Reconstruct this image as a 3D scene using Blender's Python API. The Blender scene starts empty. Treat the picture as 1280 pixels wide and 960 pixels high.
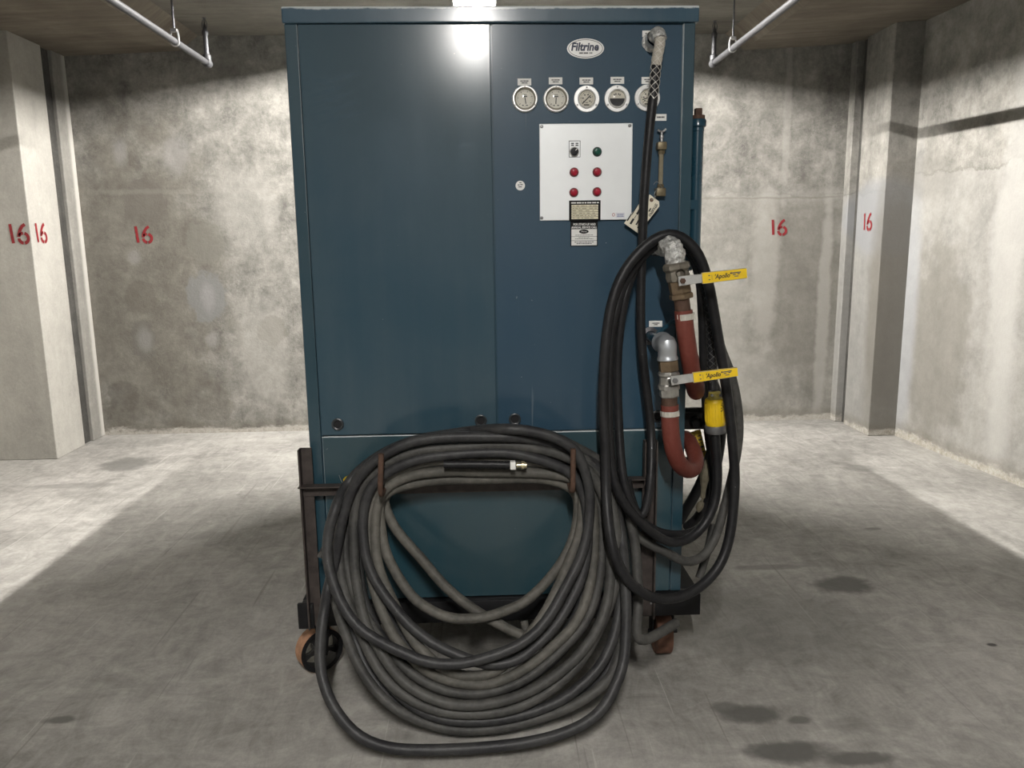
import bpy, bmesh, math, random
from mathutils import Vector, Matrix
random.seed(7)
C = bpy.context.scene.collection
SC = bpy.context.scene

# ---------------------------------------------------------------- camera
YAW, PITCH, ROLL, FPX = -0.0366, 0.1782, -0.0134, 978.0
CAM = Vector((0.0, -2.555, 1.5))
FW = Vector((-math.sin(YAW)*math.cos(PITCH), math.cos(YAW)*math.cos(PITCH), -math.sin(PITCH)))
R0 = Vector((math.cos(YAW), math.sin(YAW), 0)); U0 = R0.cross(FW)
RT = R0*math.cos(ROLL) + U0*math.sin(ROLL)
UP = U0*math.cos(ROLL) - R0*math.sin(ROLL)
cam = bpy.data.cameras.new('camera'); cam.sensor_width = 36; cam.lens = 36*FPX/1280
cam.clip_start = .05
co = bpy.data.objects.new('camera', cam); C.objects.link(co)
m = Matrix((RT, UP, -FW)).transposed().to_4x4(); m.translation = CAM
co.matrix_world = m
SC.camera = co

# ---------------------------------------------------------------- world, exposure
w = bpy.data.worlds.new('world'); SC.world = w; w.use_nodes = True
w.node_tree.nodes['Background'].inputs[0].default_value = (.9, .95, 1, 1)
w.node_tree.nodes['Background'].inputs[1].default_value = .1
SC.view_settings.view_transform = 'Standard'; SC.view_settings.look = 'None'
SC.view_settings.exposure = 0.0; SC.view_settings.gamma = 1
SC.view_settings.use_curve_mapping = False
LAMP_BACK, LAMP_FRONT = 5700.0, 3600.0

# ---------------------------------------------------------------- measuring
def ray(px, py): return FW + RT*((px-640)/FPX) - UP*((py-480)/FPX)
def at(px, py, Y=0.0):
    d = ray(px, py); return CAM + d*((Y-CAM.y)/d.y)
def atx(px, py, X):
    d = ray(px, py); return CAM + d*((X-CAM.x)/d.x)
def atz(px, py, Z):
    d = ray(px, py); return CAM + d*((Z-CAM.z)/d.z)

# ---------------------------------------------------------------- materials
def nmat(name):
    mt = bpy.data.materials.new(name); mt.use_nodes = True
    nt = mt.node_tree; return mt, nt, nt.nodes['Principled BSDF']
def nd(nt, kind, inp=None, **props):
    n = nt.nodes.new(kind)
    for k, v in props.items(): setattr(n, k, v)
    for k, v in (inp or {}).items():
        s = n.inputs[k]
        if hasattr(v, 'is_output') or isinstance(v, bpy.types.NodeSocket): nt.links.new(v, s)
        else: s.default_value = v
    return n
def lk(nt, a, b): nt.links.new(a, b)
def mapping(nt, vec, scale=(1, 1, 1), loc=(0, 0, 0), rot=(0, 0, 0)):
    return nd(nt, 'ShaderNodeMapping', {'Vector': vec, 'Scale': scale, 'Location': loc, 'Rotation': rot}).outputs[0]
def noise(nt, vec, scale, detail=5, rough=.55, dist=0.0):
    return nd(nt, 'ShaderNodeTexNoise', {'Vector': vec, 'Scale': scale, 'Detail': detail, 'Roughness': rough, 'Distortion': dist}).outputs[0]
def mth(nt, op, a, b=0.0, clamp=False):
    n = nd(nt, 'ShaderNodeMath', {0: a, 1: b}, operation=op); n.use_clamp = clamp; return n.outputs[0]
def mrange(nt, v, a, b, c=0.0, d=1.0, smooth=True):
    n = nd(nt, 'ShaderNodeMapRange', {'Value': v, 'From Min': a, 'From Max': b, 'To Min': c, 'To Max': d})
    if smooth: n.interpolation_type = 'SMOOTHSTEP'
    return n.outputs[0]
def mixc(nt, f, a, b, mode='MIX'):
    n = nd(nt, 'ShaderNodeMix', data_type='RGBA', blend_type=mode)
    for s, v in ((n.inputs[0], f), (n.inputs[6], a), (n.inputs[7], b)):
        if isinstance(v, bpy.types.NodeSocket): nt.links.new(v, s)
        else: s.default_value = v if not isinstance(v, tuple) else (*v[:3], 1)
    return n.outputs[2]
def ramp(nt, f, stops):
    n = nt.nodes.new('ShaderNodeValToRGB'); cr = n.color_ramp
    while len(cr.elements) < len(stops): cr.elements.new(.5)
    for e, (p, c) in zip(cr.elements, stops): e.position = p; e.color = (*c, 1)
    nt.links.new(f, n.inputs[0]); return n.outputs[0]
def bump(nt, b, h, strength, dist=.01):
    n = nd(nt, 'ShaderNodeBump', {'Height': h, 'Strength': strength, 'Distance': dist})
    nt.links.new(n.outputs[0], b.inputs['Normal'])
def objco(nt): return nt.nodes.new('ShaderNodeTexCoord').outputs['Object']

def plain(name, col, rough=.5, metal=0.0, spec=.5, var=.0, scale=20, bmp=0.0, coat=0.0):
    mt, nt, b = nmat(name)
    b.inputs['Roughness'].default_value = rough; b.inputs['Metallic'].default_value = metal
    b.inputs['Specular IOR Level'].default_value = spec; b.inputs['Coat Weight'].default_value = coat
    v = noise(nt, objco(nt), scale, 4)
    a = tuple(max(0, x*(1-var)) for x in col); c = tuple(min(1, x*(1+var)) for x in col)
    lk(nt, ramp(nt, v, [(.3, a), (.7, c)]), b.inputs['Base Color'])
    if bmp: bump(nt, b, v, bmp)
    return mt

def ell(nt, co_, c, r, soft=.35, wob=.5, nscale=6.0, ang=0.0, plane='xz'):
    """mask of a stain with a ragged edge"""
    rot = (0, ang, 0) if plane == 'xz' else (0, 0, ang)
    v = nd(nt, 'ShaderNodeVectorMath', {0: co_, 1: c}, operation='SUBTRACT').outputs[0]
    if ang: v = nd(nt, 'ShaderNodeVectorRotate', {'Vector': v, 'Angle': ang, 'Axis': (0, 1, 0) if plane == 'xz' else (0, 0, 1)}).outputs[0]
    v = nd(nt, 'ShaderNodeVectorMath', {0: v, 1: tuple(1/x for x in r)}, operation='MULTIPLY').outputs[0]
    d = nd(nt, 'ShaderNodeVectorMath', {0: v}, operation='LENGTH').outputs['Value']
    n = noise(nt, co_, nscale, 4, .6)
    d = mth(nt, 'ADD', d, mth(nt, 'MULTIPLY', mth(nt, 'SUBTRACT', n, .5), wob))
    return mrange(nt, d, 1+soft, 1-soft)

ALB = (.70, .682, .65)      # overall darkness of the old concrete
def concrete(name, stops, scale=1.0, streak=.3, swirl=.35, stains=(), rough=.8, seed=0.0, crust=None, seam=None, bmp=.25, lower=None):
    mt, nt, b = nmat(name); co_ = objco(nt)
    p = mapping(nt, co_, (scale,)*3, (seed, seed*1.7, seed*.3))
    n1 = noise(nt, p, 1.4, 12, .66, .25)
    n2 = noise(nt, p, 5.5, 12, .74, .2)
    n3 = noise(nt, mapping(nt, co_, (5*scale, 5*scale, .7*scale), (seed*2, 0, 0)), 1.0, 8, .65, .3)
    n4 = noise(nt, p, 17, 8, .75)
    f = mth(nt, 'MULTIPLY', n1, .80-streak-swirl)
    f = mth(nt, 'ADD', f, mth(nt, 'MULTIPLY', n2, swirl))
    f = mth(nt, 'ADD', f, mth(nt, 'MULTIPLY', n3, streak))
    f = mth(nt, 'ADD', f, mth(nt, 'MULTIPLY', n4, .20))
    col = ramp(nt, f, stops)
    fine = noise(nt, co_, 60, 5, .7)
    col = mixc(nt, .25, col, ramp(nt, fine, [(.3, (.55,)*3), (.7, (1,)*3)]), 'MULTIPLY')
    rid = mrange(nt, mth(nt, 'ABSOLUTE', mth(nt, 'SUBTRACT', noise(nt, p, 2.6, 9, .68, .5), .5)), .012, .002)
    col = mixc(nt, mth(nt, 'MULTIPLY', rid, .22), col, stops[-1][1])
    if lower:
        z, colr, amt, x0, x1 = lower
        sp0 = nd(nt, 'ShaderNodeSeparateXYZ', {0: co_}).outputs
        zz = mth(nt, 'ADD', sp0[2], mth(nt, 'MULTIPLY', mth(nt, 'SUBTRACT', noise(nt, co_, 2.2, 9, .7), .5), .35))
        mk = mth(nt, 'MULTIPLY', mrange(nt, zz, z+.015, z-.015), mth(nt, 'MULTIPLY', mrange(nt, sp0[0], x0-.05, x0+.05), mrange(nt, sp0[0], x1+.05, x1-.05)))
        col = mixc(nt, mth(nt, 'MULTIPLY', mk, amt), col, colr)
        edge = mth(nt, 'MULTIPLY', mrange(nt, mth(nt, 'ABSOLUTE', mth(nt, 'SUBTRACT', zz, z)), .014, .004), mth(nt, 'MULTIPLY', mrange(nt, sp0[0], x0-.05, x0+.05), mrange(nt, sp0[0], x1+.05, x1-.05)))
        col = mixc(nt, mth(nt, 'MULTIPLY', edge, .35), col, (.10, .095, .08))
    for st in stains:
        c, r, colr, amt = st[:4]
        kw = st[4] if len(st) > 4 else {}
        mk = ell(nt, co_, c, r, **kw)
        col = mixc(nt, mth(nt, 'MULTIPLY', mk, amt), col, colr)
    sep = nd(nt, 'ShaderNodeSeparateXYZ', {0: co_}).outputs
    if seam:
        for (z, wd, colr, amt, x0, x1) in seam:
            dz = mth(nt, 'ABSOLUTE', mth(nt, 'SUBTRACT', mth(nt, 'ADD', sep[2], mth(nt, 'MULTIPLY', mth(nt, 'SUBTRACT', noise(nt, co_, 3, 4), .5), .06)), z))
            mk = mrange(nt, dz, wd, wd*.2)
            mk = mth(nt, 'MULTIPLY', mk, mth(nt, 'MULTIPLY', mrange(nt, sep[0], x0-.1, x0+.1), mrange(nt, sep[0], x1+.1, x1-.1)))
            col = mixc(nt, mth(nt, 'MULTIPLY', mk, amt), col, colr)
    if crust:
        h, colr = crust
        nz = noise(nt, mapping(nt, co_, (1, 1, 2.2)), 4, 12, .8)
        z2 = mth(nt, 'ADD', sep[2], mth(nt, 'MULTIPLY', mth(nt, 'SUBTRACT', nz, .5), h*3.6))
        mk = mrange(nt, z2, h*1.15, h*.55)
        sp = ramp(nt, noise(nt, co_, 24, 9, .8), [(.30, (.20, .19, .165)), (.44, colr), (.62, (.66, .65, .62))])
        col = mixc(nt, mth(nt, 'MULTIPLY', mk, .8), col, sp)
        dk = mth(nt, 'MULTIPLY', mrange(nt, z2, h*2.6, h*1.1), mth(nt, 'SUBTRACT', 1.0, mk))
        col = mixc(nt, mth(nt, 'MULTIPLY', dk, .35), col, (.16, .145, .115))
    col = mixc(nt, 1.0, col, ALB, 'MULTIPLY')
    lk(nt, col, b.inputs['Base Color'])
    b.inputs['Roughness'].default_value = rough
    b.inputs['Specular IOR Level'].default_value = .3
    bump(nt, b, mth(nt, 'ADD', mth(nt, 'MULTIPLY', n2, .7), mth(nt, 'MULTIPLY', fine, .25)), bmp, .02)
    return mt

# ---------------------------------------------------------------- object helpers
def setp(o, label=None, cat=None, group=None, kind=None):
    if label: o['label'] = label
    if cat: o['category'] = cat
    if group: o['group'] = group
    if kind: o['kind'] = kind
    return o
def root_loc(p):
    while p is not None and p.parent is not None: p = p.parent
    return Vector(p.location) if p is not None else Vector((0, 0, 0))
def thing(name, loc, label, cat, group=None):
    o = bpy.data.objects.new(name, None); C.objects.link(o); o.location = loc
    o.empty_display_size = .1
    return setp(o, label, cat, group)
def obj(name, bm, mat, parent=None, smooth=True, label=None, kind=None, ang=35):
    me = bpy.data.meshes.new(name)
    if parent is not None:
        L = root_loc(parent)
        for v in bm.verts: v.co -= L
    bmesh.ops.recalc_face_normals(bm, faces=bm.faces)
    bm.to_mesh(me); bm.free()
    for mm in (mat if isinstance(mat, (list, tuple)) else [mat]): me.materials.append(mm)
    if smooth:
        for p in me.polygons: p.use_smooth = True
        me.set_sharp_from_angle(angle=math.radians(ang))
    o = bpy.data.objects.new(name, me); C.objects.link(o)
    if parent is not None: o.parent = parent
    return setp(o, label, None, None, kind)
def NB(): return bmesh.new()
def box(bm, a, b, bev=0.0, mi=0, M=None):
    x0, y0, z0 = [min(i, j) for i, j in zip(a, b)]; x1, y1, z1 = [max(i, j) for i, j in zip(a, b)]
    vs = [bm.verts.new((x, y, z)) for z in (z0, z1) for y in (y0, y1) for x in (x0, x1)]
    fs = [bm.faces.new([vs[i] for i in q]) for q in ((0, 2, 3, 1), (4, 5, 7, 6), (0, 1, 5, 4), (2, 6, 7, 3), (0, 4, 6, 2), (1, 3, 7, 5))]
    for f in fs: f.material_index = mi
    if M is not None:
        for v in vs: v.co = M @ v.co
    if bev:
        es = list({e for f in fs for e in f.edges})
        bmesh.ops.bevel(bm, geom=es, offset=bev, segments=2, affect='EDGES', profile=.5)
    return bm
def prism(bm, pts, d, mi=0):
    """pts: closed polygon of Vectors, d: extrusion vector"""
    d = Vector(d); a = [bm.verts.new(p) for p in pts]; b = [bm.verts.new(Vector(p)+d) for p in pts]
    n = len(pts)
    bm.faces.new(a).material_index = mi; bm.faces.new(b[::-1]).material_index = mi
    for i in range(n):
        bm.faces.new((a[i], b[i], b[(i+1) % n], a[(i+1) % n])).material_index = mi
    return bm
def frame_of(ax):
    ax = Vector(ax).normalized()
    t = Vector((0, 0, 1)) if abs(ax.z) < .9 else Vector((1, 0, 0))
    u = ax.cross(t).normalized(); v = ax.cross(u).normalized()
    return ax, u, v
def lathe(bm, prof, o, ax, seg=24, mi=0, phase=0.0):
    """prof: (radius, height along axis)"""
    o = Vector(o); ax, u, v = frame_of(ax); rings = []
    for r, h in prof:
        if r < 1e-6: rings.append([bm.verts.new(o+ax*h)])
        else: rings.append([bm.verts.new(o+ax*h+(u*math.cos(phase+2*math.pi*k/seg)+v*math.sin(phase+2*math.pi*k/seg))*r) for k in range(seg)])
    for A, B in zip(rings, rings[1:]):
        for k in range(seg):
            k2 = (k+1) % seg
            if len(A) == 1 and len(B) == 1: continue
            if len(A) == 1: f = bm.faces.new((A[0], B[k], B[k2]))
            elif len(B) == 1: f = bm.faces.new((A[k], B[0], A[k2]))
            else: f = bm.faces.new((A[k], B[k], B[k2], A[k2]))
            f.material_index = mi
    return bm
def cyl(bm, a, b, r, seg=16, mi=0, r2=None, phase=0.0):
    a = Vector(a); b = Vector(b); L = (b-a).length
    return lathe(bm, [(0, 0), (r, 0), (r if r2 is None else r2, L), (0, L)], a, b-a, seg, mi, phase)
def catmull(pts, closed, step=.02):
    n = len(pts); out = []
    rng = range(n) if closed else range(n-1)
    for i in rng:
        if closed: p0, p1, p2, p3 = pts[i-1], pts[i], pts[(i+1) % n], pts[(i+2) % n]
        else: p0, p1, p2, p3 = pts[max(i-1, 0)], pts[i], pts[i+1], pts[min(i+2, n-1)]
        k = max(2, int((p2-p1).length/step))
        # centripetal-ish tangents
        for j in range(k):
            t = j/k
            m1 = (p2-p0)*.5; m2 = (p3-p1)*.5
            l = (p2-p1).length
            if m1.length > l*1.2: m1 *= l*1.2/m1.length
            if m2.length > l*1.2: m2 *= l*1.2/m2.length
            a = 2*t**3-3*t*t+1; b = t**3-2*t*t+t; c = -2*t**3+3*t*t; d = t**3-t*t
            out.append(p1*a+m1*b+p2*c+m2*d)
    if not closed: out.append(pts[-1])
    return out
def tube(bm, pts, r, closed=False, seg=10, step=.02, smooth=2, mi=0, raw=False, cap=True):
    P = [Vector(p) for p in pts]
    if not raw:
        P = catmull(P, closed, step)
        for _ in range(smooth):
            Q = P[:]
            for i in range(len(P)):
                if closed or 0 < i < len(P)-1:
                    Q[i] = P[i]*.5 + (P[i-1]+P[(i+1) % len(P)])*.25
            P = Q
    n = len(P); T = []
    for i in range(n):
        a = P[i-1] if (i or closed) else P[i]; b = P[(i+1) % n] if (i < n-1 or closed) else P[i]
        T.append((b-a).normalized())
    _, u, _v = frame_of(T[0]); rings = []
    us = [u]
    for i in range(1, n):
        q = T[i-1].rotation_difference(T[i]); us.append((q @ us[-1]).normalized())
    twist = 0.0
    if closed:
        q = T[-1].rotation_difference(T[0]); e = (q @ us[-1]).normalized()
        twist = math.atan2(T[0].dot(e.cross(us[0])), e.dot(us[0]))
    for i in range(n):
        q = Matrix.Rotation(twist*i/n, 3, T[i]) if closed else Matrix.Identity(3)
        uu = q @ us[i]; vv = T[i].cross(uu)
        rr = r(i/(n-1)) if callable(r) else r
        rings.append([bm.verts.new(P[i]+(uu*math.cos(2*math.pi*k/seg)+vv*math.sin(2*math.pi*k/seg))*rr) for k in range(seg)])
    for i in range(n if closed else n-1):
        A, B = rings[i], rings[(i+1) % n]
        for k in range(seg):
            bm.faces.new((A[k], A[(k+1) % seg], B[(k+1) % seg], B[k])).material_index = mi
    if not closed and cap:
        bm.faces.new(rings[0][::-1]).material_index = mi; bm.faces.new(rings[-1]).material_index = mi
    return P
def text_bm(body, size, loc, xdir=(1, 0, 0), updir=(0, 0, 1), shear=0.0, sx=1.0, bold=0.0, space=1.0, align='CENTER'):
    cu = bpy.data.curves.new('t', 'FONT'); cu.body = body; cu.size = size; cu.shear = shear
    cu.align_x = align; cu.align_y = 'CENTER'; cu.resolution_u = 2; cu.offset = bold; cu.space_character = space
    o = bpy.data.objects.new('t', cu); C.objects.link(o)
    dg = bpy.context.evaluated_depsgraph_get(); dg.update()
    me = bpy.data.meshes.new_from_object(o.evaluated_get(dg))
    bpy.data.objects.remove(o); bm = NB(); bm.from_mesh(me); bpy.data.meshes.remove(me)
    X = Vector(xdir).normalized(); Z = Vector(updir).normalized(); L = Vector(loc)
    for v in bm.verts: v.co = L + X*(v.co.x*sx) + Z*v.co.y
    return bm
def stroke(bm, pts, wd, o, X, Z, off=0.0):
    """flat ribbon along 2-D points in the plane (X, Z)"""
    o = Vector(o); X = Vector(X); Z = Vector(Z); n = len(pts); L = []
    for i in range(n):
        a = Vector(pts[max(i-1, 0)]); b = Vector(pts[min(i+1, n-1)]); t = (b-a).normalized(); q = Vector((-t.y, t.x))
        L.append([bm.verts.new(o+X*(pts[i][0]+q.x*s)+Z*(pts[i][1]+q.y*s)) for s in (wd/2, -wd/2)])
    for A, B in zip(L, L[1:]): bm.faces.new((A[0], A[1], B[1], B[0]))
    return bm
def quad(bm, pts, mi=0):
    f = bm.faces.new([bm.verts.new(p) for p in pts]); f.material_index = mi; return bm

# ================================================================ structure
YB = 3.788
G = lambda v: (v*1.015, v*1.0, v*.945)
wall_stains_gloss = []
def pt(px, py): p = at(px, py, YB); return (p.x, p.y, p.z)
for px, py, rx, rz, c, a in [(258, 372, .15, .20, (.24, .245, .25), .85), (257, 305, .15, .17, (.22, .215, .195), .7),
                             (181, 252, .17, .17, (.165, .155, .14), .7), (176, 372, .12, .14, (.15, .14, .12), .5), (179, 425, .10, .17, (.17, .165, .15), .75),
                             (340, 415, .11, .12, (.18, .17, .15), .7), (155, 495, .13, .12, (.12, .11, .095), .4), (270, 510, .15, .1, (.16, .148, .125), .35)]:
    wall_stains_gloss.append((pt(px, py), (rx, .5, rz), c, a, dict(soft=.12, wob=1.25, nscale=9)))
for px, py, rx, rz in [(260, 372, .05, .11), (168, 322, .05, .05), (181, 425, .06, .09), (150, 190, .05, .10), (220, 195, .09, .14), (265, 425, .05, .06)]:
    wall_stains_gloss.append((pt(px, py), (rx, .5, rz), (.42, .42, .43), .38, dict(soft=.55, wob=.8, nscale=14)))  # small gloss highlights of the smooth patches, painted as pale spots
# large darker damp zone at the left, pale washes
wall_stains_gloss.insert(0, (pt(175, 360), (.62, .5, 1.25), (.145, .132, .107), .55, dict(soft=.35, wob=1.5, nscale=4)))
wall_stains_gloss.insert(1, (pt(1000, 360), (.40, .5, .75), (.16, .152, .135), .45, dict(soft=.3, wob=1.6, nscale=4.5)))
for px, py, rx, rz, a in [(957, 330, .11, .62, .5), (1028, 400, .05, 1.1, .6), (985, 130, .03, .8, .4), (930, 470, .28, .25, .35), (905, 395, .2, .5, .3), (312, 260, .25, .3, .4), (330, 440, .2, .45, .4)]:
    wall_stains_gloss.append((pt(px, py), (rx, .5, rz), (.48, .475, .455), a, dict(soft=.35, wob=1.3, nscale=8)))
M_back = concrete('back_wall_concrete', [(.35, G(.10)), (.44, G(.19)), (.52, G(.30)), (.62, G(.46))], 1.0, .15, .5, wall_stains_gloss, seed=3.1,
                  crust=(.05, (.52, .50, .46)), seam=[(1.85, .07, (.44, .44, .42), .30, .9, 2.9), (1.93, .03, (.45, .44, .42), .16, -2.95, -1.5), (1.83, .012, (.2, .19, .17), .45, .9, 2.9)], bmp=.35, lower=(1.86, (.40, .395, .37), .3, .85, 2.95))
def rp(px, py): p = atx(px, py, 3.17); return (p.x, p.y, p.z)
rst = [(rp(1250, 300), (.5, .14, .9), (.54, .54, .53), .6, dict(soft=.35, wob=1.4, nscale=7)), (rp(1165, 430), (.5, .35, .7), (.18, .17, .145), .5, dict(soft=.3, wob=1.4, nscale=6)),
       (rp(1135, 400), (.5, .10, 1.0), (.46, .485, .53), .6, dict(soft=.5, wob=.6, nscale=5)), (rp(1235, 520), (.5, .09, .55), (.54, .54, .53), .6, dict(soft=.6, wob=.8, nscale=5)),
       (rp(1160, 220), (.5, .3, .16), (.24, .235, .22), .45, dict(soft=.4, wob=.8, nscale=5))]
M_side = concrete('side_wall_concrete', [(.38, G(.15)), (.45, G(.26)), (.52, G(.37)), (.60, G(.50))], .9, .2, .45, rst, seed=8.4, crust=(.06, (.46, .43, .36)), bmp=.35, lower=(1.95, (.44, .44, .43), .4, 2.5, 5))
M_col = concrete('column_concrete_pale_lit', [(.36, G(.36)), (.46, G(.46)), (.55, G(.53)), (.66, G(.60))], .9, .35, .3, [], seed=1.3, bmp=.2)  # pale concrete; light from the neighbouring bay is also put into the colour
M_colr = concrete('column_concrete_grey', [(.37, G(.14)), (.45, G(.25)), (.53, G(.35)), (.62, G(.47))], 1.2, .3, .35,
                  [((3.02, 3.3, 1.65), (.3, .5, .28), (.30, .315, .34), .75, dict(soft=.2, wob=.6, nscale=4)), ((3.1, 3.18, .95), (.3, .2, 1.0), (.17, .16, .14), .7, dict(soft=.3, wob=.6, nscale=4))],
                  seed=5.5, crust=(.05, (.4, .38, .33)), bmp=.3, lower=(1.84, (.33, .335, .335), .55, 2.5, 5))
M_joint_shade = concrete('joint_shade_concrete', [(.36, G(.035)), (.5, G(.07)), (.64, G(.14))], 1.5, .3, .3, [], seed=2.2)  # shade of the deep column joints, put into the colour
fl = []
def fp(px, py): p = atz(px, py, 0); return (p.x, p.y, 0)
for px, py, rx, ry, a, c in [(1055, 731, .13, .085, .62, .12), (158, 580, .17, .17, .55, .15), (95, 607, .25, .06, .35, .18), (940, 893, .09, .05, .6, .11), (1000, 900, .04, .02, .5, .12),
                             (985, 940, .12, .05, .65, .12), (1075, 948, .10, .03, .6, .13), (910, 885, .05, .03, .5, .13), (962, 709, .16, .03, .4, .16), (1060, 906, .07, .04, .3, .17), (1092, 661, .04, .02, .5, .14), (1240, 806, .018, .012, .9, .04),
                             (460, 930, .25, .05, .2, .2), (1075, 585, .1, .08, .35, .18), (75, 900, .05, .02, .5, .1), (950, 780, .45, .30, .25, .17)]:
    fl.append((fp(px, py), (rx, ry, .5), (c*.82, c*.81, c*.76), min(.9, a*1.45), dict(soft=.35, wob=1.1, nscale=14, plane='xy')))
def floor_mat():
    mt, nt, b = nmat('floor_concrete'); co_ = objco(nt)
    n1 = noise(nt, co_, .9, 8, .6, .6); n2 = noise(nt, co_, 7, 12, .75, .5)
    s1 = noise(nt, mapping(nt, co_, (5, 1.9, 1), rot=(0, 0, .62)), 2.0, 12, .76, 1.4)
    s2 = noise(nt, mapping(nt, co_, (2.2, 4, 1), rot=(0, 0, -.5)), 2.2, 12, .76, 1.4)
    f = mth(nt, 'ADD', mth(nt, 'MULTIPLY', n1, .3), mth(nt, 'MULTIPLY', n2, .2))
    f = mth(nt, 'ADD', f, mth(nt, 'MULTIPLY', s1, .25)); f = mth(nt, 'ADD', f, mth(nt, 'MULTIPLY', s2, .25))
    col = ramp(nt, f, [(.38, (.15, .147, .137)), (.46, (.255, .249, .234)), (.53, (.36, .352, .332)), (.60, (.47, .460, .434))])
    fine = noise(nt, co_, 70, 5, .7)
    col = mixc(nt, .3, col, ramp(nt, fine, [(.3, (.5,)*3), (.7, (1,)*3)]), 'MULTIPLY')
    # tyre and trowel scratches: thin pale and dark lines
    for rot, sc, th, c, a in [(.55, (38, .9, 1), .70, (.72, .70, .67), .2), (-.42, (42, .8, 1), .71, (.12, .115, .1), .4), (.85, (46, 1.0, 1), .70, (.14, .13, .12), .35), (1.25, (40, .9, 1), .72, (.72, .7, .66), .18), (-1.2, (40, .9, 1), .71, (.15, .14, .125), .3)]:
        ln = noise(nt, mapping(nt, co_, sc, (rot*3, 1, 0), (0, 0, rot)), 1.0, 3, .5)
        col = mixc(nt, mth(nt, 'MULTIPLY', mrange(nt, ln, th-.02, th+.01), a), col, c)
    for st in fl:
        mk = ell(nt, co_, st[0], st[1], **st[4]); col = mixc(nt, mth(nt, 'MULTIPLY', mk, st[3]), col, st[2])
    col = mixc(nt, 1.0, col, (1.0, .985, .965), 'MULTIPLY')
    lk(nt, col, b.inputs['Base Color'])
    lk(nt, mrange(nt, n2, .3, .7, .5, .75), b.inputs['Roughness']); b.inputs['Specular IOR Level'].default_value = .35
    bump(nt, b, mth(nt, 'ADD', mth(nt, 'MULTIPLY', n2, .6), mth(nt, 'MULTIPLY', s2, .5)), .3, .015)
    return mt
M_floor = floor_mat()
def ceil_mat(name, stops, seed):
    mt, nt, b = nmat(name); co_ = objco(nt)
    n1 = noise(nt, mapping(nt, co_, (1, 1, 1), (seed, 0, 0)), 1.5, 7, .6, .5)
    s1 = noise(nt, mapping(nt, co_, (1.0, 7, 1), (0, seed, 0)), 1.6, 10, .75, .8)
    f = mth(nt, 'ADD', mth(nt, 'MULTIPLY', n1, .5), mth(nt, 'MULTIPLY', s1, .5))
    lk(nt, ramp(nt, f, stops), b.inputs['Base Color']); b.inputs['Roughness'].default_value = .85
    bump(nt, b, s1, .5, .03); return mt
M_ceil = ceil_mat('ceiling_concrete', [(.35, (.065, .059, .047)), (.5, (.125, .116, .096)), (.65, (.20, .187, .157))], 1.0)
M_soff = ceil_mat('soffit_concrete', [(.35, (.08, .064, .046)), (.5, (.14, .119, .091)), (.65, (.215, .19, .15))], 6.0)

YF = -8.0
def struct(name, bm, mat, parent=None): return obj(name, bm, mat, parent, smooth=False, kind='structure')
bm = NB(); box(bm, (-4.2, YF, -.1), (4.6, 4.1, 0)); floor = struct('floor', bm, M_floor)
bm = NB(); box(bm, (-4.2, YB, 0), (4.6, 4.1, 3.2)); wall_back = struct('wall_back', bm, M_back)
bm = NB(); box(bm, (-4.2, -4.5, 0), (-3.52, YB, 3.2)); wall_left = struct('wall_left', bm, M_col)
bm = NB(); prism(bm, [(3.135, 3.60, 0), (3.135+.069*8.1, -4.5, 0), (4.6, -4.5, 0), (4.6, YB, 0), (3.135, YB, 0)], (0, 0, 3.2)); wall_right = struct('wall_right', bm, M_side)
bm = NB(); box(bm, (-4.2, YF, 3.066), (4.6, YB, 3.2)); ceiling = struct('ceiling', bm, M_ceil)
# dropped bands of slab on each side of the bay
bm = NB(); prism(bm, [(-3.6, YB, 2.905), (-2.24, YB, 2.958), (-2.09, YB, 3.07), (-3.6, YB, 3.07)], (0, YF-YB, 0)); struct('trim_1', bm, M_soff)
bm = NB(); prism(bm, [(2.06, YB, 2.944), (4.2, YB, 3.06), (4.2, YB, 3.075), (1.91, YB, 3.07)], (0, YF-YB, 0)); struct('trim_2', bm, M_soff)
# corner columns; boxes filling the joint behind carry its shade as dark colour
bm = NB(); box(bm, (-3.53, 3.06, 0), (-3.10, 3.465, 2.93), .006); colL = struct('trim_3', bm, M_col)
bm = NB(); box(bm, (-3.53, 3.60, 0), (-3.10, YB+.01, 2.93), .006); struct('trim_4', bm, concrete('return_concrete', [(.3, G(.2)), (.5, G(.32)), (.7, G(.5))], 1.3, .35, .3, [((-3.1, 3.79, 1.5), (.3, .06, 3), (.7, .69, .66), .7, dict(soft=.4, wob=.3, nscale=8))], seed=4.2))
bm = NB(); box(bm, (-3.53, 3.45, 0), (-3.125, 3.61, 2.93)); struct('joint_shade_left', bm, M_joint_shade)
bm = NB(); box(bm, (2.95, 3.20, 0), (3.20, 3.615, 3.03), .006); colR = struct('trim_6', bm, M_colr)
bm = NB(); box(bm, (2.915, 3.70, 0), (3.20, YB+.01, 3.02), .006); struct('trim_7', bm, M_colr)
bm = NB(); box(bm, (2.975, 3.60, 0), (3.20, 3.71, 3.02)); struct('joint_shade_right', bm, M_joint_shade)

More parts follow.
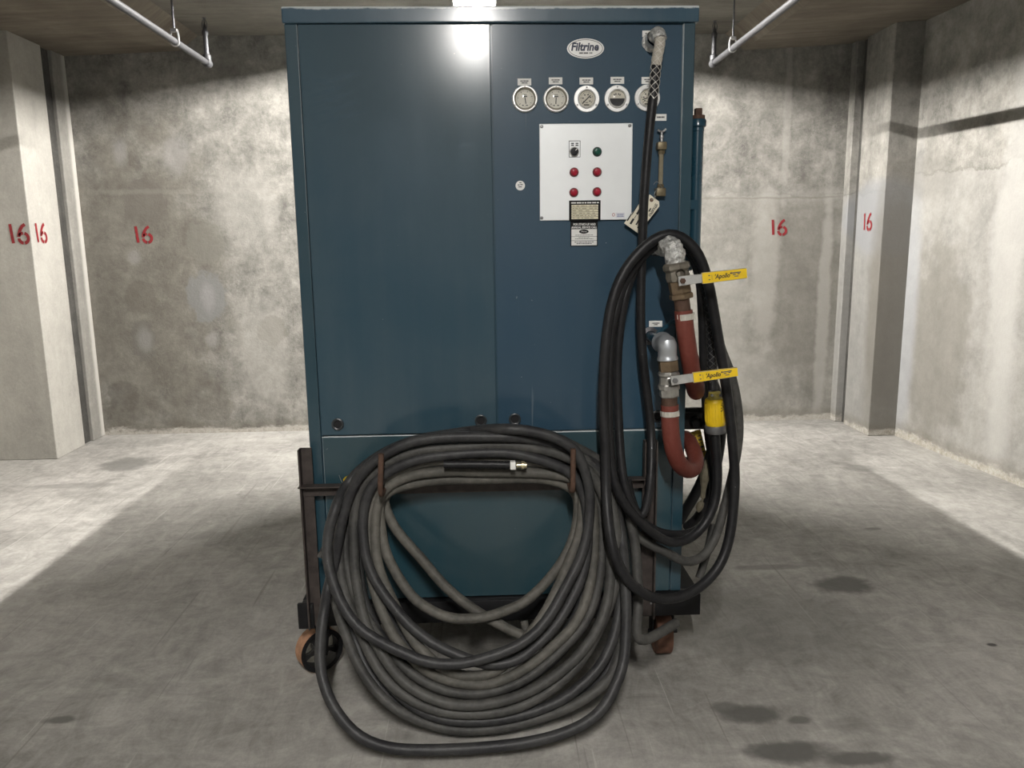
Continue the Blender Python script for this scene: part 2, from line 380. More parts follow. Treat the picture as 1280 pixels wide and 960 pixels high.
# red stencilled bay numbers
M_red = plain('red_stencil_paint', (.19, .008, .012), .7, var=.15, scale=40)
def sixteen(parent, o, X, h, wsc=1.0):
    bm = NB(); Z = (0, 0, 1); s = .17*h
    X = Vector(X)*wsc
    stroke(bm, [(-.44*h, .5*h), (-.36*h, -.5*h)], s*.95, o, X, Z)
    R = .26*h; cx, cy = .23*h, -.24*h
    a = lambda d0, d1, n=10: [(cx+R*math.cos(math.radians(d0+(d1-d0)*k/n)), cy+R*math.sin(math.radians(d0+(d1-d0)*k/n))) for k in range(n+1)]
    stroke(bm, a(75, -82), s, o, X, Z); stroke(bm, a(-98, -178), s, o, X, Z)
    stroke(bm, [(cx-R, cy+.06*h), (cx-R*.93, cy+.2*h), (cx-R*.6, cy+.42*h), (cx-R*.05, cy+.62*h), (cx+R*.55, cy+.72*h)], s, o, X, Z)
    stroke(bm, a(150, 92, 6), s*.9, o, X, Z)
    obj('stencilled_number', bm, M_red, parent, smooth=False)
E = .003
p = at(179.5, 293, YB); sixteen(wall_back, (p.x, YB-E, p.z), (1, 0, 0), .125)
p = at(973.5, 284, YB); sixteen(wall_back, (p.x, YB-E, p.z), (1, 0, 0), .12)
p = at(24, 292, 3.06); sixteen(colL, (p.x, 3.06-E, p.z), (1, 0, 0), .13, .95)
p = atx(51, 291, -3.10); sixteen(colL, (-3.10+E, p.y, p.z), (0, 1, 0), .13)
p = atx(1085, 277, 2.95); sixteen(colR, (2.95-E, p.y, p.z), (0, -1, 0), .125)

# ================================================================ ceiling lamps
M_steel_w = plain('aged_grey_enamel', (.13, .13, .125), .5, var=.05)
def emis(name, s, col=(1, .966, .925)):
    mt, nt, b = nmat(name)
    b.inputs['Emission Color'].default_value = (*col, 1); b.inputs['Emission Strength'].default_value = s
    b.inputs['Base Color'].default_value = (.8, .8, .8, 1); return mt
def lamp(y0, y1, cx, strength, label, cat='ceiling light'):
    t = thing('ceiling_light', (cx, (y0+y1)/2, 3.066), label, cat, 'fluorescent ceiling lights')
    bm = NB(); box(bm, (cx-.135, y0, 3.056), (cx+.135, y1, 3.067)); obj('housing', bm, M_steel_w, t, False)
    for s in (-1, 1):
        bm = NB(); box(bm, (cx+s*.135, y0, 3.017), (cx+s*.145, y1, 3.067)); obj('side_reflector', bm, M_steel_w, t, False)
    for y in (y0, y1-.01):
        bm = NB(); box(bm, (cx-.135, y, 3.021), (cx+.135, y+.01, 3.056)); obj('end_plate', bm, M_steel_w, t, False)
    mt = emis('lamp_tube', strength)
    bm = NB(); cyl(bm, (cx, y0+.02, 3.044), (cx, y1-.02, 3.044), .008, 10); obj('fluorescent_tube', bm, mt, t)
lamp(1.75, 2.97, -.012, LAMP_BACK, 'bright white fluorescent fixture on the ceiling, its end showing over the blue cabinet top')
lamp(-4.2, -2.98, -.02, LAMP_FRONT, 'white fluorescent fixture on the ceiling in front of the blue cabinet, outside the picture')

# ================================================================ sprinkler pipes
M_galv = plain('galvanised_pipe', (.032, .032, .034), .55, .3, var=.2, scale=25)
M_dkst = plain('dark_fitting', (.07, .07, .075), .5, .5, var=.2)
M_zinc = plain('zinc_bright', (.40, .40, .40), .35, .8, var=.1)
def sprinkler(x, y, z, s, hy, label):
    t = thing('sprinkler_pipe', (x, y, 3.066), label, 'pipe', 'sprinkler branch pipes under the ceiling')
    bm = NB(); cyl(bm, (x, y+.01, z), (x, -6.5, z), .0185, 16); obj('pipe', bm, M_galv, t)
    bm = NB(); lathe(bm, [(0, -.03), (.026, -.028), (.027, .02), (.022, .028)], (x, y+.015, z), (0, -1, 0), 18)
    lathe(bm, [(.02, 0), (.025, .005), (.025, .045), (.021, .05)], (x, y+.02, z), (0, 0, 1), 18); obj('elbow', bm, M_galv, t)
    bm = NB(); cyl(bm, (x, y+.02, z+.04), (x, y+.02, z+.165), .015, 14); obj('riser', bm, M_dkst if s < 0 else M_galv, t)
    bm = NB(); lathe(bm, [(.019, 0), (.02, .02), (.012, .035), (.009, .05), (.003, .07), (.003, .095), (.013, .097), (.013, .100), (0, .102)], (x, y+.02, z+.16), (0, 0, 1), 14)
    tube(bm, [(x-.012, y+.02, z+.2), (x-.018, y+.02, z+.23), (x-.004, y+.02, z+.255)], .0025, seg=6); tube(bm, [(x+.012, y+.02, z+.2), (x+.018, y+.02, z+.23), (x+.004, y+.02, z+.255)], .0025, seg=6)
    obj('sprinkler_head', bm, M_dkst, t)
    bm = NB(); cyl(bm, (x, hy, z+.06), (x, hy, 3.07), .006, 8); obj('hanger_rod', bm, M_dkst, t)
    bm = NB(); c = [Vector((x+.0205*math.cos(a), hy, z+.0205*math.sin(a)-.001)) for a in [math.radians(d) for d in range(180, 361, 20)]]
    tube(bm, [(x-.014, hy, z+.06), (x-.0205, hy, z+.04)] + c + [(x+.0205, hy, z+.04), (x+.014, hy, z+.06)], .006, seg=6, step=.01)
    box(bm, (x-.016, hy-.012, z+.05), (x+.016, hy+.012, z+.066)); obj('hanger_clevis', bm, M_zinc, t)
a = atx(219, 55, -1.656); b_ = atx(916, 56, 1.551)
sprinkler(-1.656, 2.57, 2.612, -1, a.y, 'grey sprinkler pipe on a rod hanger under the ceiling, left of the blue cabinet')
sprinkler(1.551, 2.805, 2.647, 1, b_.y, 'grey sprinkler pipe on a rod hanger under the ceiling, right of the blue cabinet')

# ================================================================ cabinet
D = 2.28
XL, XR, ZB, ZC, ZT, ZS = -.585, .6775, .289, 2.1644, 2.2124, .8765
SL, SM, SR = -.5442, .0439, .6378
def paint(name, dust=.35, wear_glint=(), wipes=(), rough=.45, coat=.6, c0=(.0095, .046, .072), c1=(.041, .074, .094)):
    mt, nt, b = nmat(name); co_ = objco(nt)
    n1 = noise(nt, co_, 2.2, 6, .6, .4); n2 = noise(nt, mapping(nt, co_, (9, 9, .8)), 1.3, 5, .6)
    f = mth(nt, 'ADD', mth(nt, 'MULTIPLY', n1, .6), mth(nt, 'MULTIPLY', n2, .4))
    dm = mth(nt, 'MULTIPLY', mrange(nt, f, .36, .66), dust)
    for c, r, ang, amt in wipes:
        mk = ell(nt, co_, c, r, soft=.35, wob=.5, nscale=18, ang=ang)
        dm = mth(nt, 'MULTIPLY', dm, mth(nt, 'SUBTRACT', 1.0, mth(nt, 'MULTIPLY', mk, amt)))
    col = mixc(nt, dm, c0, c1)
    sp = noise(nt, co_, 55, 3, .6)
    col = mixc(nt, mth(nt, 'MULTIPLY', mrange(nt, sp, .74, .77), .5), col, (.4, .42, .42))
    sc = noise(nt, mapping(nt, co_, (60, 1, 1.6), rot=(0, .5, 0)), 1.0, 2, .4)
    col = mixc(nt, mth(nt, 'MULTIPLY', mrange(nt, sc, .75, .78), .18), col, (.3, .33, .34))
    sep = nd(nt, 'ShaderNodeSeparateXYZ', {0: co_}).outputs
    for axis, v, wd, amt, *lim in wear_glint:
        dz = mth(nt, 'ABSOLUTE', mth(nt, 'SUBTRACT', sep[axis], v))
        nz = noise(nt, mapping(nt, co_, (1, 1, 1)), 7, 5, .75)
        mk = mrange(nt, mth(nt, 'SUBTRACT', mth(nt, 'DIVIDE', dz, wd), mth(nt, 'MULTIPLY', mth(nt, 'SUBTRACT', nz, .5), 1.6)), 1.0, .5)
        if lim: mk = mth(nt, 'MULTIPLY', mk, mrange(nt, sep[2], lim[0]-.25, lim[0]+.25, .12, 1.0))
        col = mixc(nt, mth(nt, 'MULTIPLY', mk, amt), col, (.52, .56, .57))
    lk(nt, col, b.inputs['Base Color'])
    lk(nt, mth(nt, 'ADD', mth(nt, 'MULTIPLY', dm, .25), rough), b.inputs['Roughness'])
    b.inputs['Specular IOR Level'].default_value = .4
    b.inputs['Coat Weight'].default_value = coat; b.inputs['Coat Roughness'].default_value = .17
    bump(nt, b, n1, .02, .02); return mt
t = (XL+XR)/2
cab = thing('water_chiller_cabinet', (t, D/2, ZB), 'tall dark teal blue steel water chiller cabinet with gauges, standing on a wheeled steel frame', 'chiller')
CL = Vector(cab.location)
wp = []
for px, py, ln, a in [(431, 96, 17, -.25), (403, 101, 8, -.1), (408, 115, 22, -.28), (413, 125, 24, -.28), (420, 136, 28, -.25), (425, 148, 26, -.25), (583, 182, 10, -.2), (405, 103, 14, .3)]:
    p = at(px, py, 0) - CL; wp.append(((p.x, p.y, p.z), (ln*.00262, .1, .0058), -a, .95))
M_door = paint('teal_paint_door', .85, wear_glint=[(2, ZC-CL.z-.002, .0015, .4)], wipes=wp, rough=.48)
M_panel = paint('teal_paint_panel', .4, rough=.45, c0=(.0105, .046, .082), c1=(.033, .068, .100))
M_low = paint('teal_paint_lower', .6, c0=(.012, .046, .062), c1=(.036, .062, .070), wear_glint=[(2, .8725-CL.z, .0028, .9), (0, SL-CL.x+.004, .0012, .3)], rough=.45)
M_post = paint('teal_paint_post', .5, c0=(.0100, .044, .064), c1=(.036, .064, .080), wear_glint=[(0, SR-CL.x+.0035, .0016, .85, 1.45), (0, SL-CL.x-.0035, .0013, .45, 1.3)], rough=.4)
M_cap = paint('teal_paint_cap', .8, c0=(.013, .056, .092), c1=(.046, .088, .122), wear_glint=[(2, ZT-CL.z, .0105, 1.0)], rough=.32)  # worn top edge, with lamp light on its rounding painted in
M_blk = plain('black_void', (.006, .006, .007), .8)
bm = NB(); box(bm, (XL+.004, .014, ZB), (XR-.004, D-.004, ZC)); obj('body', bm, paint('teal_paint_body', .4, coat=.25), cab, False)
bm = NB(); box(bm, (-.5894, -.006, ZC), (.6863, D+.006, ZT), .004); obj('top_cap', bm, M_cap, cab, False)
for x0, x1 in ((XL, SL-.002), (SR+.003, XR)):
    bm = NB(); box(bm, (x0, .002, ZB), (x1, .05, ZC-.0005), .003); obj('corner_post', bm, M_post, cab, False)
bm = NB(); box(bm, (SL+.002, -.004, ZS+.002), (SM-.0035, .016, ZC-.003), .0025); door = obj('door', bm, M_door, cab, False)
yp0, yp1, yp2 = -.002, .010, -.002
bm = NB(); prism(bm, [(SM+.002, yp0, ZS+.002), (SR-.002, yp1, ZS+.002), (SR-.002, .02, ZS+.002), (SM+.002, .02, ZS+.002)], (0, 0, ZC-ZS-.007)); panel = obj('instrument_panel', bm, M_panel, cab, False)
bm = NB(); box(bm, (SL+.002, 0, ZB+.002), (SR-.002, .016, ZS-.003), .0022); obj('lower_panel', bm, M_low, cab, False)
def ypan(x): return yp0+(yp1-yp0)*(x-SM)/(SR-SM)
# finger holes at the foot of the doors
for px, py in ((422.5, 530), (601, 525.5), (643.5, 524), (822, 521)):
    p = at(px, py, 0); y = -.004 if px < 620 else ypan(p.x)
    bm = NB(); lathe(bm, [(.0135, -.002), (.0205, 0), (.0205, -.004), (.0175, -.0055), (.0135, -.004), (.013, .0)], (p.x, y, p.z), (0, 1, 0), 24)
    g = obj('finger_hole', bm, plain('hole_grommet', (.03, .035, .038), .35, var=.2), cab)
    bm = NB(); lathe(bm, [(0, 0), (.0136, 0)], (p.x, y-.0008, p.z), (0, -1, 0), 20); obj('opening', bm, M_blk, g, False)

# ---- gauges
M_chrome = plain('chrome', (.80, .79, .76), .28, .25, var=.12, scale=60)
M_ringd = plain('inner_ring_bronze', (.34, .32, .27), .3, .5, var=.15, scale=60)
M_satin = plain('satin_bezel', (.72, .72, .70), .35, .55, var=.08, scale=50)
M_dial = plain('dial_cream', (.66, .63, .53), .6, var=.05)
M_dialw = plain('dial_pale', (.72, .70, .62), .6, var=.06)
M_ink = plain('black_ink', (.015, .015, .016), .6)
M_grey_ink = plain('faded_ink', (.10, .10, .10), .7)
M_white = plain('white_label', (.78, .78, .75), .55, var=.05)
M_screw = plain('screw_steel', (.28, .28, .28), .35, .8, var=.2)
def glass_mat():
    mt, nt, b = nmat('gauge_glass'); nt.nodes.remove(b)
    fr = nd(nt, 'ShaderNodeFresnel', {'IOR': 1.45})
    tr = nt.nodes.new('ShaderNodeBsdfTransparent'); gl = nd(nt, 'ShaderNodeBsdfGlossy', {'Roughness': .06})
    mx = nd(nt, 'ShaderNodeMixShader', {0: fr.outputs[0], 1: tr.outputs[0], 2: gl.outputs[0]})
    lk(nt, mx.outputs[0], nt.nodes['Material Output'].inputs[0]); return mt
M_glass = glass_mat()
labels = [(655.5, 102.5), (694.5, 101), (733, 101), (772, 100), (811, 100)]
gs = [(656, 124, 'chrome', 200, 0), (695, 124, 'chrome', 180, 0), (733.3, 123.5, 'satin', 130, 1), (771.5, 123, 'satin', 0, 2), (809.5, 122, 'satin', 160, 1)]
glab = ['chrome bezel gauge with a domed wide pale dial, leftmost', 'chrome bezel gauge with a wide cream dial', 'white flanged gauge with a diagonal pointer', 'white flanged gauge whose lower half dial is black', 'white flanged gauge partly behind the black hose']
for (px, py, kind, ang, typ), lb in zip(gs, glab):
    p = at(px, py, 0); y = ypan(p.x) - .0005; o = (p.x, y, p.z)
    g = bm = None
    bm = NB()
    if typ == 0:
        lathe(bm, [(0, 0), (.0405, 0), (.0405, .004), (.0395, .008), (.0375, .012), (.034, .012), (.034, .006), (.0285, .006)], o, (0, -1, 0), 40)
    else:
        lathe(bm, [(0, 0), (.0405, 0), (.0405, .003), (.039, .005), (.029, .005), (.028, .011), (.0255, .012), (.0235, .009), (.0235, .004)], o, (0, -1, 0), 40)
    g = obj('gauge', bm, M_chrome if typ == 0 else M_satin, cab, label=lb)
    if typ == 0:
        bm = NB(); lathe(bm, [(.0342, .008), (.0338, .0145), (.0315, .0155), (.0288, .012), (.0288, .006)], o, (0, -1, 0), 40); obj('inner_ring', bm, M_ringd, g)
    rd = .0287 if typ == 0 else .0237
    yd = y - .0065 if typ == 0 else y - .0055
    bm = NB()
    if typ == 2:   # upper half dial
        for k in range(20):
            a0, a1 = math.pi*k/20+.0, math.pi*(k+1)/20
            quad(bm, [(p.x+rd*math.cos(a0), yd, p.z+rd*math.sin(a0)), (p.x+rd*math.cos(a1), yd, p.z+rd*math.sin(a1)), (p.x, yd, p.z)])
    else: lathe(bm, [(0, 0), (rd, 0)], (p.x, yd, p.z), (0, -1, 0), 32)
    obj('dial', bm, M_dialw if typ == 0 else M_dial, g, False)
    bm = NB()
    rt = rd*.86
    if typ == 2:
        for k in range(20):
            a0, a1 = math.pi*(1+k/20), math.pi*(1+(k+1)/20)
            quad(bm, [(p.x+rd*math.cos(a0), yd, p.z+rd*math.sin(a0)), (p.x+rd*math.cos(a1), yd, p.z+rd*math.sin(a1)), (p.x, yd, p.z)])
        for a in (50, 72, 108, 130): 
            ca, sa = math.cos(math.radians(a)), math.sin(math.radians(a)); stroke(bm, [(rt*.55*ca, rt*.55*sa), (rt*.78*ca, rt*.78*sa)], .0032, (p.x, yd-.0005, p.z), (1, 0, 0), (0, 0, 1))
        obj('dial_cover', bm, M_ink, g, False)
    else:
        n = 26
        for k in range(n+1):
            a = math.radians(225-270*k/n); ca, sa = math.cos(a), math.sin(a); big = k % 5 == 0
            stroke(bm, [(rt*(.80 if big else .9)*ca, rt*(.80 if big else .9)*sa), (rt*ca, rt*sa)], .0016 if big else .0008, (p.x, yd-.0005, p.z), (1, 0, 0), (0, 0, 1))
            if big and typ == 1:
                stroke(bm, [(rt*.58*ca-.0024, rt*.62*sa), (rt*.58*ca+.0024, rt*.62*sa)], .0034, (p.x, yd-.0005, p.z), (1, 0, 0), (0, 0, 1))
        if typ == 0:
            stroke(bm, [(-.007, .007), (.007, .007)], .004, (p.x, yd-.0005, p.z), (1, 0, 0), (0, 0, 1)); stroke(bm, [(-.006, .0125), (.006, .0125)], .0015, (p.x, yd-.0005, p.z), (1, 0, 0), (0, 0, 1))
            stroke(bm, [(-.009, -.0195), (-.004, -.0195)], .003, (p.x, yd-.0005, p.z), (1, 0, 0), (0, 0, 1)); stroke(bm, [(.003, -.0195), (.009, -.0195)], .003, (p.x, yd-.0005, p.z), (1, 0, 0), (0, 0, 1))
        else:
            stroke(bm, [(-.009, -.0185), (.008, -.0185)], .0035, (p.x, yd-.0005, p.z), (1, 0, 0), (0, 0, 1)); stroke(bm, [(-.004, -.0115), (.004, -.0115)], .0018, (p.x, yd-.0005, p.z), (1, 0, 0), (0, 0, 1))
        obj('dial_markings', bm, M_grey_ink if typ == 0 else M_ink, g, False)
        bm = NB()
        if typ == 0: stroke(bm, [(0, .004), (-.001 if ang == 180 else .003, -.015)], .0028, (p.x, yd-.001, p.z), (1, 0, 0), (0, 0, 1))
        elif px < 760: stroke(bm, [(.012, .010), (-.014, -.015)], .0030, (p.x, yd-.001, p.z), (1, 0, 0), (0, 0, 1))
        else: stroke(bm, [(.012, .004), (-.016, -.006)], .0028, (p.x, yd-.001, p.z), (1, 0, 0), (0, 0, 1))
        obj('pointer', bm, M_ink, g, False)
    bm = NB(); lathe(bm, [(0, .004), (rd*.6, .0032), (rd+.0005, 0)], (p.x, yd-.003, p.z), (0, -1, 0), 32); obj('glass', bm, M_glass, g)
    for a in (90, 212, 328):
        r_ = .0345
        q = Vector((p.x+r_*math.cos(math.radians(a)), y, p.z+r_*math.sin(math.radians(a))))
        bm = NB(); lathe(bm, [(.0028, .004), (.0028, .0065 if typ else .012), (0, .0075 if typ else .013)], q, (0, -1, 0), 8); obj('screw', bm, M_screw, g)
# ---- little printed labels
def printed(px, py, wpx, hpx, rows, Y=None, name='label_plate', tilt=0.0, mat=None, ink=None, lab=None):
    p = at(px, py, 0); k = (at(px+1, py, 0)-p).length
    y = (ypan(p.x) if p.x > SM else -.004) - .0015 if Y is None else Y
    bm = NB(); box(bm, (p.x-wpx*k/2, y, p.z-hpx*k/2), (p.x+wpx*k/2, y+.0015, p.z+hpx*k/2))
    o = obj(name, bm, mat or M_white, cab, False, label=lab)
    if rows:
        bm = NB()
        for u0, u1, v, h in rows:
            stroke(bm, [(u0*wpx*k/2, v*hpx*k/2), (u1*wpx*k/2, v*hpx*k/2)], h*hpx*k, (p.x, y-.0006, p.z), (1, 0, 0), (0, 0, 1))
        obj('print', bm, ink or M_grey_ink, o, False)
    return o
def words(ws, v, h, span=.8):
    """dashes standing where the photograph shows print too small to read"""
    rng = random.Random(int(v*1000)+ws); cuts = sorted(rng.uniform(-span, span) for _ in range(ws-1)); e = [-span]+cuts+[span]
    return [(a+.02, b-.02, v, h) for a, b in zip(e, e[1:]) if b-a > .06]
for px, py in labels: printed(px, py, 17, 8.2, words(4, .25, .16, .62)+words(3, -.3, .16, .45))
printed(826.5, 146.3, 14.5, 8, words(4, .05, .22, .7)); printed(812, 41.5, 17, 7.5, words(3, .1, .18, .6))
printed(838, 294, 27, 10, words(3, .1, .18, .6)); printed(820.2, 405, 16.5, 7.5, words(3, .2, .16, .6)+words(2, -.3, .16, .3))
p = at(650.3, 232, 0); y = ypan(p.x)
bm = NB(); lathe(bm, [(.015, 0), (.015, .001), (0, .001)], (p.x, y, p.z), (0, -1, 0), 28); o = obj('round_sticker', bm, M_white, cab, False)
bm = NB(); 
for a, b, v in ((-.008, -.002, .002), (.000, .008, .003), (-.006, .005, -.004), (-.003, .004, .009)): stroke(bm, [(a, v), (b, v)], .003, (p.x, y-.0017, p.z), (1, 0, 0), (0, 0, 1))
obj('print', bm, M_grey_ink, o, False)
# ---- oval maker's plate
p = at(732, 60.5, 0); y = ypan(p.x)
def oval(bm, rx, rz, h, o):
    n = 48; a = [bm.verts.new((o[0]+rx*math.cos(2*math.pi*k/n), o[1], o[2]+rz*math.sin(2*math.pi*k/n))) for k in range(n)]
    b = [bm.verts.new(v.co+Vector((0, -h, 0))) for v in a]; bm.faces.new(b)
    for k in range(n): bm.faces.new((a[k], a[(k+1) % n], b[(k+1) % n], b[k]))
def oring(bm, rx, rz, wd, o):
    n = 48
    for k in range(n):
        a0, a1 = 2*math.pi*k/n, 2*math.pi*(k+1)/n
        quad(bm, [(o[0]+(rx-s)*math.cos(a), o[1], o[2]+(rz-s)*math.sin(a)) for a, s in ((a0, 0), (a1, 0), (a1, wd), (a0, wd))])
bm = NB(); oval(bm, .0575, .0293, .003, (p.x, y, p.z)); o = obj('maker_plate', bm, plain('plate_silver', (.60, .60, .58), .4, .25, var=.05), cab, False)
bm = NB(); oring(bm, .0535, .0262, .0016, (p.x, y-.0035, p.z)); obj('border', bm, M_ink, o, False)
M_navy = plain('navy_ink', (.02, .028, .06), .5)
obj('lettering', text_bm('Filtrine', .033, (p.x-.003, y-.0038, p.z+.004), shear=.18, sx=.92, bold=.0012), M_navy, o, False)
bm = NB(); [stroke(bm, [(a, -.0135), (b, -.0135)], .0042, (p.x, y-.0038, p.z), (1, 0, 0), (0, 0, 1)) for a, b in ((-.020, -.008), (-.006, .008), (.012, .016), (.017, .021))]; obj('small_print', bm, M_grey_ink, o, False)

# ---- white control panel
a = at(674, 155, 0); c = at(789, 274.5, 0); yc = ypan(a.x)-.006
M_cp = plain('control_panel_enamel', (.84, .865, .87), .38, .15, var=.05, scale=5)
bm = NB(); box(bm, (a.x, yc, c.z), (c.x, .006, a.z), .002); cp = obj('control_panel', bm, M_cp, cab, False)
for px, py in ((677, 158.5), (786.7, 157.5), (677, 272.5)):
    p = at(px, py, 0); bm = NB(); lathe(bm, [(.0052, 0), (.005, .002), (.003, .004), (0, .0042)], (p.x, yc, p.z), (0, -1, 0), 12); obj('screw', bm, M_screw, cp)
def button(px, py, col, name, lab):
    p = at(px, py, 0)
    mt, nt, b = nmat(name+'_lens'); b.inputs['Base Color'].default_value = (*col, 1); b.inputs['Roughness'].default_value = .22; b.inputs['Coat Weight'].default_value = .4
    dk, nt2, b2 = nmat(name+'_ring'); b2.inputs['Base Color'].default_value = (*(x*.35+.004 for x in col), 1); b2.inputs['Roughness'].default_value = .4
    bm = NB(); lathe(bm, [(.0145, 0), (.0145, .004), (.0125, .007), (.0105, .0075)], (p.x, yc, p.z), (0, -1, 0), 24, 1)
    lathe(bm, [(.0115, .006), (.0110, .012), (.008, .0155), (0, .0165)], (p.x, yc, p.z), (0, -1, 0), 24, 0)
    obj(name, bm, (mt, dk), cp, label=lab)
button(746, 190, (.005, .075, .05), 'indicator_light', 'green indicator light')
for px, py, w_ in ((717.3, 215.5, 'upper left'), (746, 215.3, 'upper right'), (717, 240.8, 'lower left'), (745.8, 240, 'lower right')): button(px, py, (.36, .012, .03), 'indicator_light', 'red indicator light, '+w_)
p = at(718, 186.5, 0); q = at(717.5, 190, 0)
bm = NB()
for s in (-1, 1): stroke(bm, [(s*.0175, -.025), (s*.0175, .025)], .0016, (p.x, yc-.0008, p.z), (1, 0, 0), (0, 0, 1)); stroke(bm, [(-.018, s*.0245), (.018, s*.0245)], .0016, (p.x, yc-.0008, p.z), (1, 0, 0), (0, 0, 1))
for u in (-.0065, .0075):
    for v in (.017, .0115): stroke(bm, [(u-.0045, v), (u+.0045, v)], .0032, (p.x, yc-.0008, p.z), (1, 0, 0), (0, 0, 1))
obj('legend_border', bm, M_ink, cp, False)
bm = NB(); lathe(bm, [(.0155, 0), (.0155, .003), (.013, .005)], (q.x, yc, q.z), (0, -1, 0), 24, 1); lathe(bm, [(.0125, .004), (.0115, .016), (.0, .017)], (q.x, yc, q.z), (0, -1, 0), 24, 0)
box(bm, (-.0022, -.020, -.012), (.0022, -.014, .012), M=Matrix.Translation((q.x, yc, q.z)) @ Matrix.Rotation(.75, 4, 'Y'))
stroke(bm, [(.002, .002), (.0075, .008)], .0022, (q.x, yc-.0204, q.z), (1, 0, 0), (0, 0, 1)); 
for f in list(bm.faces)[-1:]: f.material_index = 1
obj('selector_switch', bm, (plain('switch_black', (.008, .008, .009), .45, spec=.25), M_chrome), cp, label='black selector switch')
# small maker's sticker in the plate's corner
o = printed(775, 269, 11, 6.5, words(3, .35, .12, .8)+words(3, -.05, .10, .7)+words(2, -.5, .12, .8), Y=yc-.0012, name='corner_sticker', mat=plain('sticker_white', (.72, .73, .76), .5), ink=plain('blue_ink', (.2, .24, .42), .6))
p = at(766.5, 268.5, 0); bm = NB(); oring(bm, .0045, .0055, .0016, (p.x, yc-.0006, p.z)); obj('red_seal', bm, plain('seal_red', (.45, .12, .12), .6), cp, False)
# ---- black data plate and service sticker
M_plate = plain('data_plate_black', (.005, .005, .006), .6, spec=.2); M_cream = plain('data_field_cream', (.66, .62, .46), .6, var=.06); M_wp = plain('white_print', (.72, .72, .70), .6)
p = at(730.7, 263.3, 0); k = (at(731.7, 263.3, 0)-p).length; yd = yc-.002
bm = NB(); box(bm, (p.x-19.6*k, yd, p.z-12.3*k), (p.x+19.6*k, yc, p.z+12.3*k), .0009); dp = obj('data_plate', bm, M_plate, cab)
for i in range(6):
    bm = NB(); z1 = p.z+(7.0-i*2.95)*k; quad(bm, [(p.x-16.6*k, yd-.0006, z1), (p.x+16.6*k, yd-.0006, z1), (p.x+16.6*k, yd-.0006, z1-2.55*k), (p.x-16.6*k, yd-.0006, z1-2.55*k)]); obj('field', bm, M_cream, dp, False)
bm = NB()
for i in range(6):
    rng = random.Random(i+3); u = -15.5
    while u < 12:
        l = rng.uniform(1.5, 6); stroke(bm, [(u*k, (5.7-i*2.95)*k), (min(u+l, 15)*k, (5.7-i*2.95)*k)], .9*k, (p.x, yd-.001, p.z), (1, 0, 0), (0, 0, 1)); u += l+rng.uniform(.7, 4)
obj('field_print', bm, plain('stamped_print', (.30, .27, .19), .7), dp, False)
bm = NB(); u = -17.0; rng = random.Random(2)
while u < 16:
    l = rng.uniform(2, 6); stroke(bm, [(u*k, 9.4*k), (min(u+l, 17.4)*k, 9.4*k)], 1.5*k, (p.x, yd-.001, p.z), (1, 0, 0), (0, 0, 1)); u += l+.9
obj('heading_print', bm, M_wp, dp, False)
p = at(730.2, 291.5, 0); y = ypan(p.x)-.0022
bm = NB(); box(bm, (p.x-17.2*k, y, p.z-16*k), (p.x+17.2*k, .004, p.z+16.2*k)); ss = obj('service_sticker', bm, M_plate, cab, False)
obj('lettering', text_bm('FOR START-UP AND', .0092, (p.x+.001, y-.0008, p.z+10.8*k), bold=.0003, sx=.86), M_wp, ss, False)
obj('lettering', text_bm('ANNUAL SERVICE CALL', .0092, (p.x, y-.0008, p.z+7.1*k), bold=.0003, sx=.84), M_wp, ss, False)
bm = NB()
for z1, z0 in ((5.0, -3.8), (-4.2, -8.8), (-9.2, -15.0)): quad(bm, [(p.x-16*k, y-.0006, p.z+z1*k), (p.x+16*k, y-.0006, p.z+z1*k), (p.x+16*k, y-.0006, p.z+z0*k), (p.x-16*k, y-.0006, p.z+z0*k)])
obj('print_field', bm, M_wp, ss, False)
bm = NB(); oval(bm, 6*k, 2.6*k, .0004, (p.x-.3*k, y-.0008, p.z+2.0*k)); obj('emblem', bm, M_plate, ss, False)
obj('lettering', text_bm('Filtrine', .0065, (p.x-.3*k, y-.0016, p.z+2.0*k), shear=.2), M_wp, ss, False)
bm = NB(); rng = random.Random(5)
for v, h, sp in ((-2.3, .7, 11), (-5.4, .6, 7), (-6.9, .7, 11.5), (-10.8, 1.0, 12), (-12.8, 1.0, 9.5)):
    u = -sp
    while u < sp:
        l = rng.uniform(1, 3); stroke(bm, [(u*k, v*k), (min(u+l, sp)*k, v*k)], h*k, (p.x, y-.0010, p.z), (1, 0, 0), (0, 0, 1)); u += l+.5
obj('small_print', bm, M_grey_ink, ss, False)

# ---- sight glass on the right of the panel
M_brass = plain('old_brass', (.17, .14, .085), .45, .6, var=.25, scale=60)
M_tubeg = plain('sight_tube', (.26, .23, .16), .15, .2, var=.15)
p = at(826, 183, 0); q = at(824.5, 240.5, 0); y = ypan(p.x)-.018
bm = NB(); cyl(bm, (p.x, y, p.z), (q.x, y, q.z), .0075, 14); sg = obj('sight_glass', bm, M_tubeg, cab)
for c, w_, h_ in ((p, .0145, .012), (q, .0155, .013)):
    bm = NB(); box(bm, (c.x-w_, y-.014, c.z-h_), (c.x+w_, y+.019, c.z+h_), .003); lathe(bm, [(.011, 0), (.011, .01), (.008, .012)], (c.x, y, c.z+(-h_-.012 if c is p else h_)), (0, 0, 1), 6); obj('end_block', bm, M_brass, sg)
bm = NB(); lathe(bm, [(.005, 0), (.005, .012), (.007, .013), (.007, .02), (.004, .022), (.004, .03)], (p.x, y, p.z+.012), (0, 0, 1), 12)
